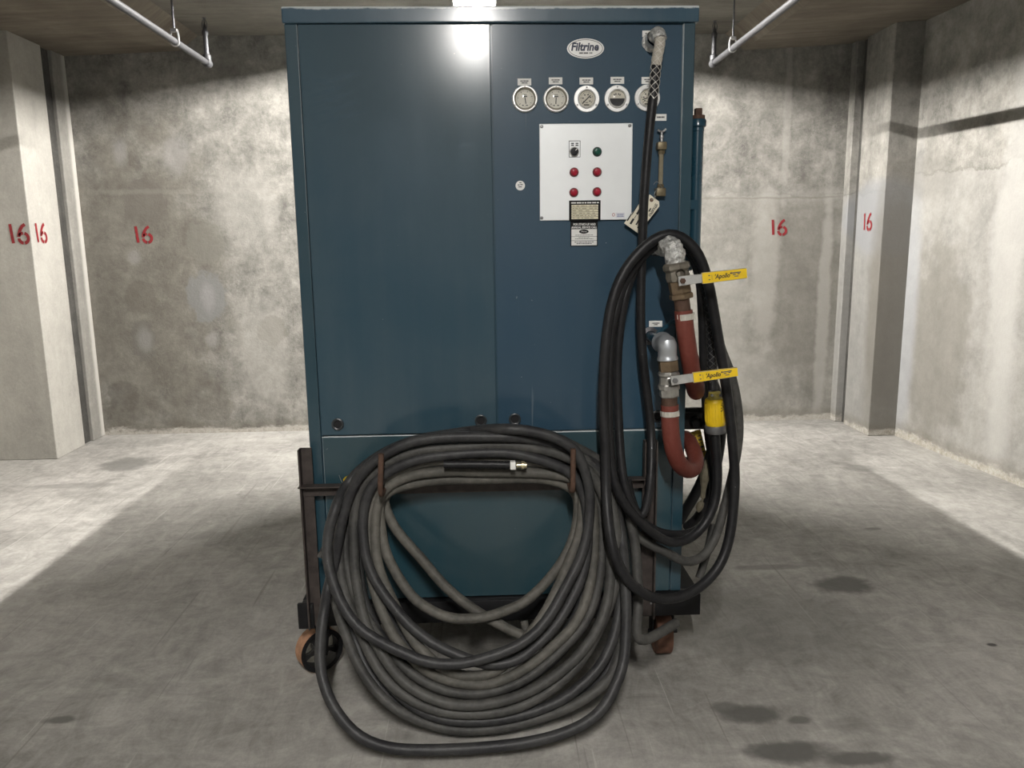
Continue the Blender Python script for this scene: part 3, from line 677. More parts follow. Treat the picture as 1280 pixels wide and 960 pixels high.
tube(bm, [(p.x-.012, y, p.z+.050), (p.x-.004, y, p.z+.043), (p.x+.004, y, p.z+.043), (p.x+.013, y, p.z+.052)], .0035, seg=8, step=.005); obj('bleed_tap', bm, M_zinc, sg)
r0 = at(821.5, 225, 0)
bm = NB(); tube(bm, [at(817, 231, -.03), at(820, 226, -.035), at(825, 230, -.035), at(828, 236, -.02)], .0009, seg=6, step=.005); tube(bm, [at(822, 236, -.03), at(818.5, 240, -.035), at(817.5, 244, -.035), at(819, 248, -.03)], .0009, seg=6, step=.005); obj('tie_wire', bm, M_zinc, sg)

# ---- teal pipe up the right side
M_pipe = paint('teal_paint_pipe', .25, rough=.25)
b0 = atx(863.5, 152, .705); xp = .706; yp = .05
zt = at(863, 153, yp).z; zp = at(863, 160, yp).z
zq = at(864, 318, yp).z; bm = NB(); cyl(bm, (xp, yp, zq), (xp, yp, zp+.005), .0195, 20)
tube(bm, [(xp, yp, zq+.01), (xp, yp, zq-.02), (xp-.02, yp, zq-.035), (xp-.05, yp, zq-.036)], .021, seg=16, step=.006)
lathe(bm, [(.0195, -.012), (.021, -.010), (.021, 0), (.0265, .004), (.0265, .022), (.024, .026), (.0, .026)], (xp, yp, zp), (0, 0, 1), 20)
box(bm, (xp-.03, yp-.02, 1.6), (xp, yp+.02, 1.63)); sp_ = obj('stand_pipe', bm, M_pipe, cab)
M_rust = plain('rusty_iron', (.085, .048, .032), .75, .3, var=.35, scale=35, bmp=.3)
bm = NB(); lathe(bm, [(.022, 0), (.022, .012), (.014, .014)], (xp, yp, zp+.026), (0, 0, 1), 20); box(bm, (xp-.011, yp-.011, zp+.036), (xp+.011, yp+.011, zp+.06), .002); obj('pipe_plug', bm, M_rust, sp_)

# ---- pipe outlets with ball valves
M_foil = plain('foil_tape', (.60, .60, .58), .34, .5, var=.35, scale=90, bmp=1.0)
M_bronze = plain('valve_bronze', (.22, .20, .165), .42, .6, var=.25, scale=45, bmp=.2)
M_bronze2 = plain('nut_bronze', (.16, .115, .07), .5, .5, var=.25, scale=45)
M_lever = plain('lever_zinc', (.52, .52, .50), .38, .6, var=.12, scale=40)
M_yellow = plain('yellow_vinyl', (.74, .50, .012), .42, var=.08, scale=30)
M_valve = plain('valve_nickel', (.33, .32, .295), .35, .65, var=.2, scale=50, bmp=.2)
def lever(parent, pv, e0, e1, sy, w0, w1):
    """pv pivot, e0 start of the sleeve, e1 end; points in 3-D"""
    X = (e1-pv).normalized(); Y = Vector((0, -1, 0)); Z = X.cross(Y)*-1
    bm = NB()
    def slab(a, b, wa, wb, th, mi=0):
        P = [a+Z*wa, b+Z*wb, b-Z*wb, a-Z*wa]; prism(bm, [v+Vector((0, th/2, 0)) for v in P], (0, -th, 0), mi)
    slab(pv-X*.012, e0+X*.01, .0145, .0125, .004)
    slab(e0, e1, w0, w1, .009, 1)
    bmesh.ops.bevel(bm, geom=[e for e in bm.edges], offset=.0012, segments=1, affect='EDGES')
    o = obj('lever_handle', bm, (M_lever, M_yellow), parent, label='zinc lever handle in a yellow vinyl sleeve')
    bm = NB(); lathe(bm, [(.016, 0), (.016, .006)], pv+Vector((0, .004, 0)), (0, -1, 0), 6); lathe(bm, [(.0085, .006), (.0085, .013), (0, .013)], pv+Vector((0, .004, 0)), (0, -1, 0), 6); obj('lever_nut', bm, M_rust if sy else M_screw, parent)
    yv = pv.y-.0052
    mid = e0.lerp(e1, .45); L = (e1-e0).length
    pos = lambda f, v=0: Vector((0, -.0056, 0)) + e0.lerp(e1, f) + Z*v
    def tx(s, size, f, v=0, **k): return text_bm(s, size, pos(f, v), X, Z, **k)
    bm = tx("'Apollo'", .0185, .45, shear=.25, sx=.85, bold=.0005); obj('lettering', bm, M_ink, parent, False)
    bm = NB(); U = lambda f: (f-.5)*L
    oo = pos(.5)
    for a, b, v, h in ((.14, .18, .006, .003), (.14, .18, -.006, .003), (.215, .223, 0, .014), (.62, .86, .0055, .003), (.68, .74, .0005, .0028), (.78, .83, .0015, .0028), (.71, .80, -.005, .0024)): stroke(bm, [(U(a), v), (U(b), v)], h, oo, X, Z)
    obj('handle_print', bm, M_grey_ink, parent, False, kind='stuff')
YV = -.215
def hexn(bm, a, b, r, mi=0, seg=6): return lathe(bm, [(0, 0), (r*.93, 0), (r, .003), (r, (Vector(b)-Vector(a)).length-.003), (r*.93, (Vector(b)-Vector(a)).length), (0, (Vector(b)-Vector(a)).length)], a, Vector(b)-Vector(a), seg, mi)
# upper outlet
E0 = at(842, 308, YV); S0 = Vector((E0.x-.004, .006, E0.z+.002))
K = [at(*q, YV) for q in ((845, 330), (848, 352), (851.5, 371), (853.5, 388), (855, 398))]
bm = NB(); P = [S0, S0.lerp(E0, .5), S0.lerp(E0, .8), E0+Vector((.002, -.004, -.006)), E0.lerp(K[0], .5), K[0]]
tube(bm, P, lambda t: .027+.0035*math.sin(t*22)+.002*math.sin(t*57), seg=18, step=.008)
rng = random.Random(3)
for v in bm.verts: v.co += Vector((rng.uniform(-1, 1), rng.uniform(-1, 1), rng.uniform(-1, 1)))*.0036
oe = obj('outlet_pipe', bm, M_foil, cab, label='outlet pipe elbow wrapped in crumpled silver foil tape', ang=18)
bm = NB(); lathe(bm, [(.034, 0), (.034, .012), (.028, .018)], S0+Vector((0, .004, 0)), (0, -1, 0), 20); obj('wall_flange', bm, M_dkst, oe)
dn = (K[1]-K[0]).normalized()
bm = NB(); lathe(bm, [(0, 0), (.036, 0), (.041, .006), (.041, .018), (.034, .026), (.037, .04), (.034, .054), (.0, .056)], K[0]-dn*.004, dn, 8)
ft = Vector((0, -1, 0)); lathe(bm, [(.019, 0), (.018, .028), (.013, .03), (.013, .046)], K[0].lerp(K[1], .5), (0, -1, 0), 12)
bv = obj('ball_valve', bm, M_bronze, cab, label='upper bronze ball valve', ang=25)
bm = NB(); hexn(bm, K[1]-dn*.004, K[2]-dn*.01, .033); hexn(bm, K[2]-dn*.01, K[2]+dn*.006, .037); obj('union_nut', bm, M_bronze2, bv, ang=25)
bm = NB(); cyl(bm, K[2], K[4], .0235, 18); obj('nipple', bm, M_rust, bv)
lever(bv, at(853, 351, YV-.052), at(877, 348, YV-.056), at(933.5, 341.3, YV-.06), 1, .0165, .0150)
# lower outlet
E1 = at(833.5, 431, YV); S1 = Vector((E1.x-.006, .006, E1.z+.002))
J = [at(*q, YV) for q in ((834.5, 450), (836, 464), (836, 486), (836.5, 496), (836.8, 508))]
bm = NB(); cyl(bm, S1, S1.lerp(E1, .8), .0165, 16); st = obj('outlet_pipe', bm, M_pipe, cab, label='short teal outlet pipe with a galvanised elbow')
bm = NB(); lathe(bm, [(.018, 0), (.030, 0), (.030, .008), (.018, .012)], S1+Vector((0, -.004, 0)), (0, -1, 0), 24); obj('wall_flange', bm, M_dkst, st)
bm = NB(); P = [S1.lerp(E1, .74), S1.lerp(E1, .9), E1+Vector((.0, -.006, .002)), E1.lerp(J[0], .55), J[0]]
tube(bm, P, lambda t: .0285+.0045*(t < .12)+.003*(t > .9), seg=20, step=.006); obj('elbow', bm, plain('galvanised_elbow', (.40, .42, .44), .42, .6, var=.12, scale=14), st)
bm = NB(); hexn(bm, J[0], J[1], .031); obj('union_nut', bm, M_bronze2, st, ang=25)
bm = NB(); d2 = (J[2]-J[1]).normalized(); lathe(bm, [(0, 0), (.029, 0), (.033, .006), (.033, .012), (.029, .018), (.029, .038), (.033, .044), (.033, .055), (0, .056)], J[1], d2, 10)
lathe(bm, [(.017, 0), (.016, .028), (.011, .03), (.011, .046)], J[1].lerp(J[2], .5), (0, -1, 0), 12); lv = obj('ball_valve', bm, M_valve, cab, label='lower nickel coloured ball valve', ang=25)
bm = NB(); hexn(bm, J[2]-d2*.002, J[3], .031); obj('lower_nut', bm, M_valve, lv, ang=25)
bm = NB(); cyl(bm, J[3]-d2*.004, J[4]+d2*.02, .0245, 18); obj('nipple', bm, M_rust, lv)
lever(lv, at(843.5, 475.5, YV-.052), at(866, 472, YV-.056), at(922, 464.5, YV-.06), 0, .0160, .0135)
# blue brace behind the lower elbow
bm = NB(); cyl(bm, at(822, 417, -.02), at(848, 396, -.05), .008, 10); obj('brace', bm, M_pipe, cab)
# top hose fitting
F0 = at(815, 52, 0); F0.y = ypan(F0.x)
F1 = Vector((F0.x+.004, -.062, F0.z+.006))
bm = NB(); lathe(bm, [(.03, 0), (.03, .006), (.022, .009), (.022, .035), (.026, .038), (.026, .06)], F0, (0, -1, 0), 18); tube(bm, [F0+Vector((0, -.05, 0)), F1+Vector((0, 0, .003)), F1+Vector((.002, -.010, -.010)), F1+Vector((.003, -.013, -.018))], .0225, seg=16, step=.006)
rng = random.Random(4)
for v in bm.verts: v.co += Vector((rng.uniform(-1, 1), rng.uniform(-1, 1), rng.uniform(-1, 1)))*.0012
obj('hose_fitting', bm, M_foil, cab, label='pale taped hose fitting at the top of the panel', ang=60)
# side valve assembly on the right-hand side
M_blkm = plain('black_iron', (.018, .017, .017), .55, .3, var=.3, scale=40, bmp=.3)
bm = NB(); q = at(868, 523, .16); box(bm, (.67, q.y-.05, q.z-.03), (q.x+.03, q.y+.05, q.z+.032), .008); cyl(bm, (.67, q.y, q.z+.01), (q.x+.075, q.y-.03, q.z+.02), .028, 14)
lathe(bm, [(.02, 0), (.024, .02), (.02, .04)], (q.x-.01, q.y-.04, q.z), (0, -1, 0), 8); sv = obj('side_valve', bm, M_blkm, cab)
for (a_, b_) in (((866, 540), (872, 562)), ((872, 538), (880.5, 572))):
    A, B = at(*a_, .15), at(*b_, .145); dX = (B-A).normalized(); dZ = Vector((0, -1, 0)).cross(dX)
    bm = NB(); prism(bm, [A+dZ*.011, B+dZ*.010, B-dZ*.010, A-dZ*.011], (0, .008, 0)); obj('side_lever', bm, plain('grimy_yellow', (.42, .28, .015), .5, var=.4, scale=60), sv)
    bm = NB()
    for f_, w_ in ((.2, .004), (.34, .006), (.46, .003), (.6, .006), (.78, .003)): stroke(bm, [(f_*(B-A).length, -.006), (f_*(B-A).length, .006)], w_, A+Vector((0, -.0008, 0)), dX, dZ)
    obj('lever_print', bm, M_ink, sv, False)
q = at(826, 595, .2)
bm = NB(); box(bm, (.674, .35, .62), (.70, .40, .66)); cyl(bm, (.68, .375, .64), (.80, .375, .66), .012, 12); obj('hose_peg', bm, M_dkst, cab)

# ================================================================ cart
M_dark = plain('dark_painted_steel', (.008, .008, .009), .55, .1, spec=.3, var=.25, scale=25, bmp=.15)
M_iron = plain('weathered_angle_iron', (.058, .047, .042), .6, .35, var=.3, scale=30, bmp=.2)
M_rust2 = plain('rusty_wheel_rim', (.40, .22, .13), .7, .25, var=.35, scale=30, bmp=.3)
M_rust3 = plain('rusty_roller', (.17, .085, .055), .7, .25, var=.35, scale=30, bmp=.3)
fa = at(374, 753, -.03); fb = at(876.5, 739.5, -.03); fc = at(374, 784, -.03)
ZF0 = fc.z; ZF1 = ZB - .0005
cart = thing('wheeled_frame', ((XL+XR)/2, .9, 0), 'dark steel frame with rusty wheels carrying the blue cabinet', 'cart')
X0, X1 = fa.x, fb.x
bm = NB(); box(bm, (X0+.002, -.03, ZF0), (X1-.001, .02, ZF1), .003); obj('front_rail', bm, M_dark, cart)
bm = NB(); box(bm, (X0, D-.02, ZF0), (X1, D+.03, ZF1), .003); obj('rear_rail', bm, M_dark, cart)
for x in (X0, X1-.06):
    bm = NB(); box(bm, (x, .0205, ZF0), (x+.06, D-.0205, ZF1), .003); obj('side_rail', bm, M_dark, cart)
def bolt(px, py, Y, r=.005, name='bolt'):
    p = at(px, py, Y); bm = NB(); lathe(bm, [(r, 0), (r, .004), (r*.5, .007), (0, .007)], p, (0, -1, 0), 8); obj(name, bm, M_zinc, cart)
# left wheel: spoked, swivelled
def spoked(cx, cy, ang):
    R = .0795; wd = .052
    M = Matrix.Translation((cx, cy, R)) @ Matrix.Rotation(ang, 4, 'Z')
    ax = (M.to_3x3() @ Vector((0, -1, 0)))
    c = Vector((cx, cy, R))
    bm = NB(); lathe(bm, [(R*.80, -wd/2), (R, -wd/2), (R, wd/2), (R*.80, wd/2)], c, ax, 40)
    bm.normal_update()
    for f in bm.faces:
        if abs(f.normal.dot(ax)) < .4 and (f.calc_center_median()-c).length > R*.9: f.material_index = 1
    A = [bm.verts.new(v.co) for v in []]
    lathe(bm, [(R*.80, wd/2), (R*.80, -wd/2)], c, ax, 40)
    wh = obj('wheel', bm, (M_dark, M_rust2), cart, label='spoked iron wheel with a rusty tread')
    bm = NB(); lathe(bm, [(0, -wd/2-.006), (.021, -wd/2-.006), (.021, wd/2+.006), (.009, wd/2+.006), (.009, wd/2+.012), (0, wd/2+.012)], c, ax, 16); obj('hub', bm, M_blkm, wh)
    _, u, v = frame_of(ax)
    for k in range(5):
        a = 2*math.pi*k/5+.3; d = u*math.cos(a)+v*math.sin(a); s = -u*math.sin(a)+v*math.cos(a)
        bm = NB()
        prism(bm, [c+d*.016+s*.011-ax*.007, c+d*R*.5+s*.006-ax*.007, c+d*R*.82+s*.013-ax*.007, c+d*R*.82-s*.013-ax*.007, c+d*R*.5-s*.006-ax*.007, c+d*.016-s*.011-ax*.007], ax*.016)
        obj('spoke', bm, M_blkm, wh)
    bm = NB()
    for s in (-1, 1):
        o = c+ax*(s*(wd/2+.010)); h = ax.cross(Vector((0, 0, 1)))
        prism(bm, [o-h*.012+Vector((0, 0, -.014)), o+h*.012+Vector((0, 0, -.014)), o+h*.03+Vector((0, 0, ZF0-R-.008)), o-h*.03+Vector((0, 0, ZF0-R-.008))], ax*.005*s)
    for vx in bm.verts: pass
    box(bm, (cx-.05, cy-.045, ZF0-.010), (cx+.05, cy+.045, ZF0-.0005)); obj('caster_fork', bm, M_dark, cart, ang=20)
p = at(397, 810, .05)
spoked(-.608, .065, .62)
def roller(cx, cy):
    R = .08; wd = .056; c = Vector((cx, cy, R))
    bm = NB(); lathe(bm, [(0, -wd/2), (R*.97, -wd/2), (R, -wd/2+.004), (R, wd/2-.004), (R*.97, wd/2), (0, wd/2)], c, (1, 0, 0), 40); wh = obj('wheel', bm, M_rust3, cart, label='plain rusty iron wheel')
    bm = NB()
    for s in (-1, 1): box(bm, (cx+s*(wd/2+.006), cy-.03, R-.03), (cx+s*(wd/2+.012), cy+.03, ZF0-.004), .001)
    box(bm, (cx-.05, cy-.05, ZF0-.008), (cx+.05, cy+.05, ZF0-.0005)); cyl(bm, (cx-wd/2-.02, cy, R), (cx+wd/2+.03, cy, R), .009, 10); obj('caster_fork', bm, M_dark, cart, ang=20)
q = at(833, 800, .03); roller(q.x, .112); roller(-.55, D-.15); roller(.62, D-.15)
# uprights of angle iron
ua = at(372.5, 561, -.045); ub = at(388.5, 561, -.03); uc = at(396, 770, -.03)
def angle(bm, x0, x1, y0, z0, z1, flip=1):
    box(bm, (x0, y0, z0), (x1, y0+.005, z1)); xs = x0 if flip > 0 else x1
    box(bm, (xs, y0, z0), (xs+.005*flip, y0-.03, z1))
bm = NB(); angle(bm, ua.x+.002, ub.x+.003, -.036, ZF0+.006, ua.z); obj('upright', bm, M_iron, cart, False)
vc = at(806, 552, -.06); vd = at(820.5, 552, -.036); xv = at(818, 700, -.036)
bm = NB(); box(bm, (vc.x, -.036, ZF0+.006), (vd.x, -.031, vc.z)); box(bm, (vd.x-.005, -.066, ZF0+.006), (vd.x, -.036, vc.z)); box(bm, (vc.x, -.066, vc.z-.15), (vc.x+.005, -.036, vc.z)); obj('upright', bm, M_iron, cart, False)
# rack bar of angle iron, drooping a little with the picture
ba = at(374, 605.5, -.05); bb = at(812, 597.5, -.05); zb = (ba.z+bb.z)/2
bm = NB(); box(bm, (ba.x, -.075, zb-.004), (bb.x, -.037, zb)); box(bm, (ba.x, -.042, zb-.040), (bb.x, -.0366, zb-.004)); obj('rack_bar', bm, M_iron, cart, False)
for px, tz, bz in ((476.5, 567, 622), (716.5, 561, 617)):
    T = at(px, tz, -.235); B = at(px-.5, bz, -.235)
    bm = NB(); tube(bm, [(B.x, -.040, B.z+.004), (B.x, -.20, B.z+.002), (B.x, -.228, B.z+.006), (B.x, -.235, B.z+.03), (T.x, -.236, T.z)], .0085, seg=12, step=.01, smooth=1); obj('hose_hook', bm, M_rust, cart)
bolt(389.5, 764, -.036, .006); bolt(813.5, 753.5, -.031)
bm = NB(); box(bm, (X0-.004, -.045, ZF0), (X0+.05, -.030, at(374, 753, -.03).z), .002); obj('corner_plate', bm, M_dark, cart)

# ================================================================ hoses
def rubber(name, col, dust, amt, rough=.5):
    mt, nt, b = nmat(name); co_ = objco(nt)
    n1 = noise(nt, co_, 7, 6, .65); n2 = noise(nt, co_, 45, 4, .6)
    f = mth(nt, 'ADD', mth(nt, 'MULTIPLY', n1, .65), mth(nt, 'MULTIPLY', n2, .35))
    c = mixc(nt, mth(nt, 'MULTIPLY', mrange(nt, f, .35, .65), amt), col, dust)
    c = mixc(nt, mth(nt, 'MULTIPLY', mrange(nt, n2, .72, .76), .25), c, (.5, .49, .46))
    lk(nt, c, b.inputs['Base Color']); b.inputs['Roughness'].default_value = rough; b.inputs['Specular IOR Level'].default_value = .3
    bump(nt, b, n2, .3, .006); return mt
M_hd = rubber('hose_rubber_dark', (.018, .018, .0195), (.050, .050, .049), .8, .5)
M_hm = rubber('hose_rubber_grey', (.032, .0317, .030), (.084, .082, .075), .85, .58)
M_hl = rubber('hose_rubber_dusty', (.056, .054, .047), (.132, .125, .108), .85, .62)
M_hb = rubber('hose_rubber_black', (.007, .007, .008), (.022, .022, .023), .6, .45)
RH = .0168
def Yd(py): return -.30*max(0, (py-615)/315)**1.35
def hp(px, py, l=0.0, r=RH):
    Y = -.115 - l + Yd(py)
    p = at(px, py, Y)
    if p.z < r: p = atz(px, py, r)
    return p
coil = thing('coiled_hose', (.1, -.25, 0), 'big coil of dusty grey hose hanging on two hooks in front of the cabinet', 'hose')
def loop(pts, mat, l=0.0, closed=True, name='hose_loop', r=RH, parent=None, lab=None, seg=10, f=hp):
    P = [f(*(list(q)[:2]), (q[2] if len(q) > 2 else l), r) for q in pts]
    bm = NB(); tube(bm, P, r, closed, seg, .022, 2); return obj(name, bm, mat, parent or coil, ang=60, lab=None) if False else obj(name, bm, mat, parent or coil, ang=60, label=lab)
# 0: outermost right strand, in front at lower left
loop([(629, 536), (660, 538), (684, 543.5), (699, 549), (712, 557), (720, 564), (725, 573), (731, 587), (736, 606), (737.5, 625), (737, 647), (731.5, 680), (722, 706), (707.5, 733), (695, 757), (681, 779), (663, 797), (640, 811), (602, 824), (571, 830.5), (541, 829), (525, 825), (499, 814), (473, 801), (447, 784), (431, 762), (419.5, 737), (411, 710), (408.5, 690), (410, 668), (414.5, 650), (421, 630), (432, 608, .01), (449, 588, -.005), (476, 568, -.02), (515, 551, -.02), (560, 543, -.012), (590, 538.5, 0)], M_hd, .095)
# 1: long loop that reaches the floor
loop([(610, 546), (640, 546), (670, 550, .05), (694, 558, .04), (712, 566, .03), (730, 573, .03), (745, 584, .03), (757, 600, .03), (768, 628, .02), (777, 670, .02), (781, 720), (783, 772), (780, 826), (770, 855), (755, 884), (732, 904), (700, 918), (660, 928), (610, 934), (560, 937), (520, 937.5), (485, 935), (450, 922), (425, 896), (410, 870), (401, 840), (399.5, 818), (401, 790), (405, 765), (409.5, 735, .03), (417, 712, .04), (421, 690, .05), (423, 675, .06), (427.5, 650), (436, 620), (447, 598), (462, 581), (480, 568), (500, 557), (530, 549), (570, 546)], M_hd, .075)
# 2
loop([(610, 555.5), (640, 556.5), (670, 560.5), (694, 566), (712, 573), (730, 582), (745, 600), (756, 626), (761, 660), (763, 700), (762, 735), (756, 765), (745, 790), (730, 812), (710, 832), (690, 848), (660, 865), (630, 876), (592, 882), (555, 879), (522, 865), (500, 848), (484, 828), (470, 804), (458, 784), (451, 757), (446, 732), (443, 709), (442.5, 689), (442, 661), (444, 633), (450, 610), (460, 598), (476, 583), (495, 572), (525, 563), (560, 559.5), (585, 559)], M_hm, .05)
# 3
loop([(600, 566), (640, 566.5), (676, 575), (694, 581), (713, 590), (725, 605), (733, 632, .06), (735, 665, .06), (733, 700, .06), (727, 722), (718, 742), (707, 763), (693, 784), (680, 798), (660, 816), (645, 826), (624, 831), (595, 828), (571, 818), (551, 810), (530, 797), (510, 780), (500, 768), (488, 754), (474, 735), (465, 718), (457.5, 699), (454, 675), (453, 650), (456, 628), (464, 608), (476, 596), (495, 584), (525, 573.5), (560, 569)], M_hd, .058)
# 4
loop([(560, 589), (600, 590), (640, 590.5), (670, 591), (694, 593), (712, 597), (724, 603), (729, 617), (727.5, 635), (727.5, 653), (723, 675), (714, 694), (706, 715), (699, 730), (689, 752), (677, 774), (662, 792), (645, 815), (630, 834), (608, 844), (592, 845.5), (570, 844), (550, 834), (533, 818), (520, 806), (507, 785), (493, 755), (484, 737), (476, 718), (471, 699), (469, 680), (469, 652), (471, 633), (476, 617), (490, 604), (515, 594)], M_hl, .035)
# 5 innermost
loop([(560, 599), (600, 599), (640, 598), (675, 598), (700, 603), (715, 610), (722.5, 622), (723, 640), (718, 669), (706, 697), (692, 717), (675, 736), (653, 755), (640, 760), (612, 770.5), (581.5, 774), (561, 772.5), (541, 764.5), (520, 751), (509, 738), (501, 726), (493, 713), (484, 695), (479, 680), (476, 657), (474, 640), (476, 622), (489, 612), (510, 605.5), (535, 601)], M_hl, .015)
# 6, 7, 8, 9: bulk of the bundle
loop([(590, 573), (640, 575), (690, 580), (715, 590), (731, 605), (741, 635), (743, 670), (742, 700), (737, 735), (727, 765), (714, 787), (699, 801), (680, 818), (660, 834), (640, 845), (614, 855), (592, 856), (560, 851), (530, 837), (508, 816), (492, 795), (480, 770), (470, 745), (464, 720), (461, 700), (460, 670), (462, 640), (468, 615), (485, 595), (520, 580), (555, 575)], M_hl, .03)
loop([(590, 552), (640, 552), (690, 562), (720, 574), (738, 592), (750, 630), (752, 680), (751, 710), (746, 740), (737, 768), (722, 791), (704, 810), (685, 828), (660, 847), (630, 861), (592, 868), (555, 863), (525, 849), (502, 831), (484, 810), (471, 793), (459, 774), (450, 757), (440.5, 737), (433.5, 709), (431, 690), (431, 671), (434, 650), (441, 622), (455, 598), (480, 577), (515, 562), (550, 555)], M_hm, .022)
loop([(590, 549), (640, 549), (690, 556), (725, 570), (748, 588), (764, 625), (771, 670), (771.5, 700), (770, 725), (765, 748), (756, 770), (747, 790), (734, 815), (714, 840), (690, 861), (660, 879), (630, 889), (592, 892.5), (548, 889), (515, 875), (490, 857), (473, 838), (461, 814), (453, 797), (445, 778), (437, 760), (429, 735), (425, 705), (426, 670), (430, 645), (440, 615), (456, 592), (485, 570), (530, 555)], M_hm, .03)
loop([(590, 542), (640, 541), (690, 551), (725, 566), (750, 585), (767, 615), (775, 660), (778, 700), (777, 740), (773, 770), (766, 800), (750, 833), (725, 858), (700, 876), (660, 892), (620, 900), (592, 902), (558, 900), (528, 890), (504, 873), (485, 854), (470, 832), (459, 809), (450, 787), (440, 765), (430, 742), (421, 710), (418, 680), (424, 648), (434, 618), (449, 594), (475, 573), (520, 554), (560, 545)], M_hd, .01)
loop([(590, 551), (640, 551), (690, 560), (728, 575), (752, 596), (766, 630), (775, 670), (780, 705), (781, 750), (779, 790), (770, 832), (756, 855), (735, 871), (713, 884), (691, 892), (660, 902), (630, 909), (592, 913), (560, 911), (525, 901), (497, 888), (475, 869), (458, 849), (445, 826), (435, 800), (427, 778), (421, 757), (416, 735), (413, 700), (418, 668), (426, 640), (438, 612), (455, 591), (485, 570), (530, 556)], M_hm, -.005)
loop([(590, 565), (640, 566), (690, 572), (722, 590), (742, 620), (750, 665), (748, 705), (743, 738), (732, 768), (716, 796), (694, 822), (668, 843), (635, 860), (592, 863), (552, 857), (520, 842), (494, 820), (476, 796), (462, 770), (452, 742), (448, 712), (447, 680), (449, 650), (456, 620), (470, 597), (500, 577), (545, 568)], M_hd, .012)
loop([(590, 560), (640, 560), (690, 568), (728, 590), (752, 630), (763, 680), (764, 715), (760, 745), (751, 775), (737, 803), (716, 830), (692, 853), (660, 872), (628, 884), (592, 888), (552, 884), (518, 870), (492, 850), (474, 826), (461, 800), (450, 772), (441, 745), (434, 715), (432, 685), (435, 655), (443, 622), (458, 596), (485, 574), (540, 562)], M_hd, -.015)
loop([(590, 570), (640, 571), (690, 577), (720, 592), (737, 620), (744, 660), (741, 705), (731, 745), (716, 778), (697, 806), (672, 830), (645, 845), (615, 852), (580, 850), (548, 838), (520, 820), (500, 797), (484, 772), (473, 745), (466, 715), (463, 680), (464, 645), (471, 615), (490, 592), (540, 575)], M_hd, .0)
loop([(600, 545), (650, 545), (700, 556), (738, 576), (762, 610), (775, 655), (780, 700), (780, 745), (776, 790), (762, 836), (742, 862), (716, 881), (690, 893), (655, 903), (615, 909), (580, 909), (545, 904), (512, 892), (487, 874), (468, 850), (453, 824), (443, 796), (434, 770), (426, 742), (419, 705), (420, 665), (430, 630), (445, 600), (470, 577), (530, 555)], M_hd, -.02)
# strand on the far right that turns under the frame
loop([(700, 549, .03), (719, 559, .02), (735, 567), (751, 577), (767, 597), (779, 625), (788, 650), (795, 690), (797, 730), (798, 750), (797, 772), (795, 788), (797, 798, -.005), (804, 801, -.015), (816, 796, -.035), (830, 788, -.07), (845, 779, -.12)], M_hm, 0, False, 'hose_run')
# free run that drops from the left hook behind the coil
loop([(520, 604), (495, 609), (482, 617), (480, 629), (485, 643), (493, 659), (504, 673), (527.5, 699), (551, 727.5), (574, 748.5), (600, 767), (622, 779), (640, 789), (660, 797), (685, 806), (705, 813)], M_hl, -.01, False, 'hose_run')
# cut ends at the left edge and below
loop([(404, 690, .0), (401, 694, .0), (400, 697, .0)], M_hm, 0, False, 'hose_end', r=.01)
loop([(418, 668, -.06), (409, 680, -.06), (399.5, 696, -.06)], M_hd, 0, False, 'hose_run', r=.011)
loop([(655, 776, -.05), (657, 786, -.05), (660, 800, -.05)], M_hl, 0, False, 'hose_run', r=.013)
# conduit end with a metal gland inside the coil
cond = thing('flexible_conduit', hp(640, 583), 'black ribbed conduit end with a small metal gland lying inside the coiled hose top', 'conduit')
Pc = catmull([hp(555, 580.5, .08), hp(590, 580.5, .085), hp(620, 580.8, .085), hp(638, 581.2, .085)], False, .004)
bm = NB(); n_ = len(Pc)
tube(bm, Pc, lambda t: .0125+.0016*math.sin(t*170), False, 10, raw=True); obj('ribbed_tube', bm, M_hb, cond, ang=80)
a_, b_ = hp(636, 581.2, .088), hp(657, 581.6, .088); X = (b_-a_).normalized()
bm = NB(); box(bm, (-.0, -.013, -.012), (.017, .013, .012), .002, M=Matrix.Translation(a_+X*.004+Vector((0, -.004, .001)))); obj('clamp_block', bm, M_white, cond)
bm = NB(); lathe(bm, [(0, 0), (.008, 0), (.008, .014), (.0135, .015), (.0135, .024), (.010, .025), (.010, .031), (0, .031)], a_+X*.024, X, 12); obj('gland', bm, plain('brass_gland', (.62, .55, .36), .3, .8), cond)
# yellow plug behind the coil
yc_ = hp(437, 600, -.055)
plug = thing('yellow_cable_plug', yc_, 'small yellow rubber plug lying on the rack bar at the left edge of the coil', 'plug')
bm = NB(); lathe(bm, [(0, 0), (.010, .001), (.0135, .008), (.0135, .022), (.010, .03), (.007, .055), (0, .056)], hp(430.5, 602, -.06), Vector((1, -.1, .45)), 14); obj('plug_body', bm, M_yellow, plug)
bm = NB(); tube(bm, [hp(428, 604, -.055), hp(425.5, 599, -.055), hp(424, 594, -.055)], .0012, seg=6, step=.006); obj('wire_tail', bm, M_zinc, plug)

# black hoses on the right
def hq(px, py, l=0.0, r=.0145): return at(px, py, l)
blk = thing('black_hose', (.55, -.15, .35), 'smooth black hose with loops hung over the upper valve at the right of the cabinet', 'hose')
RB = .0155
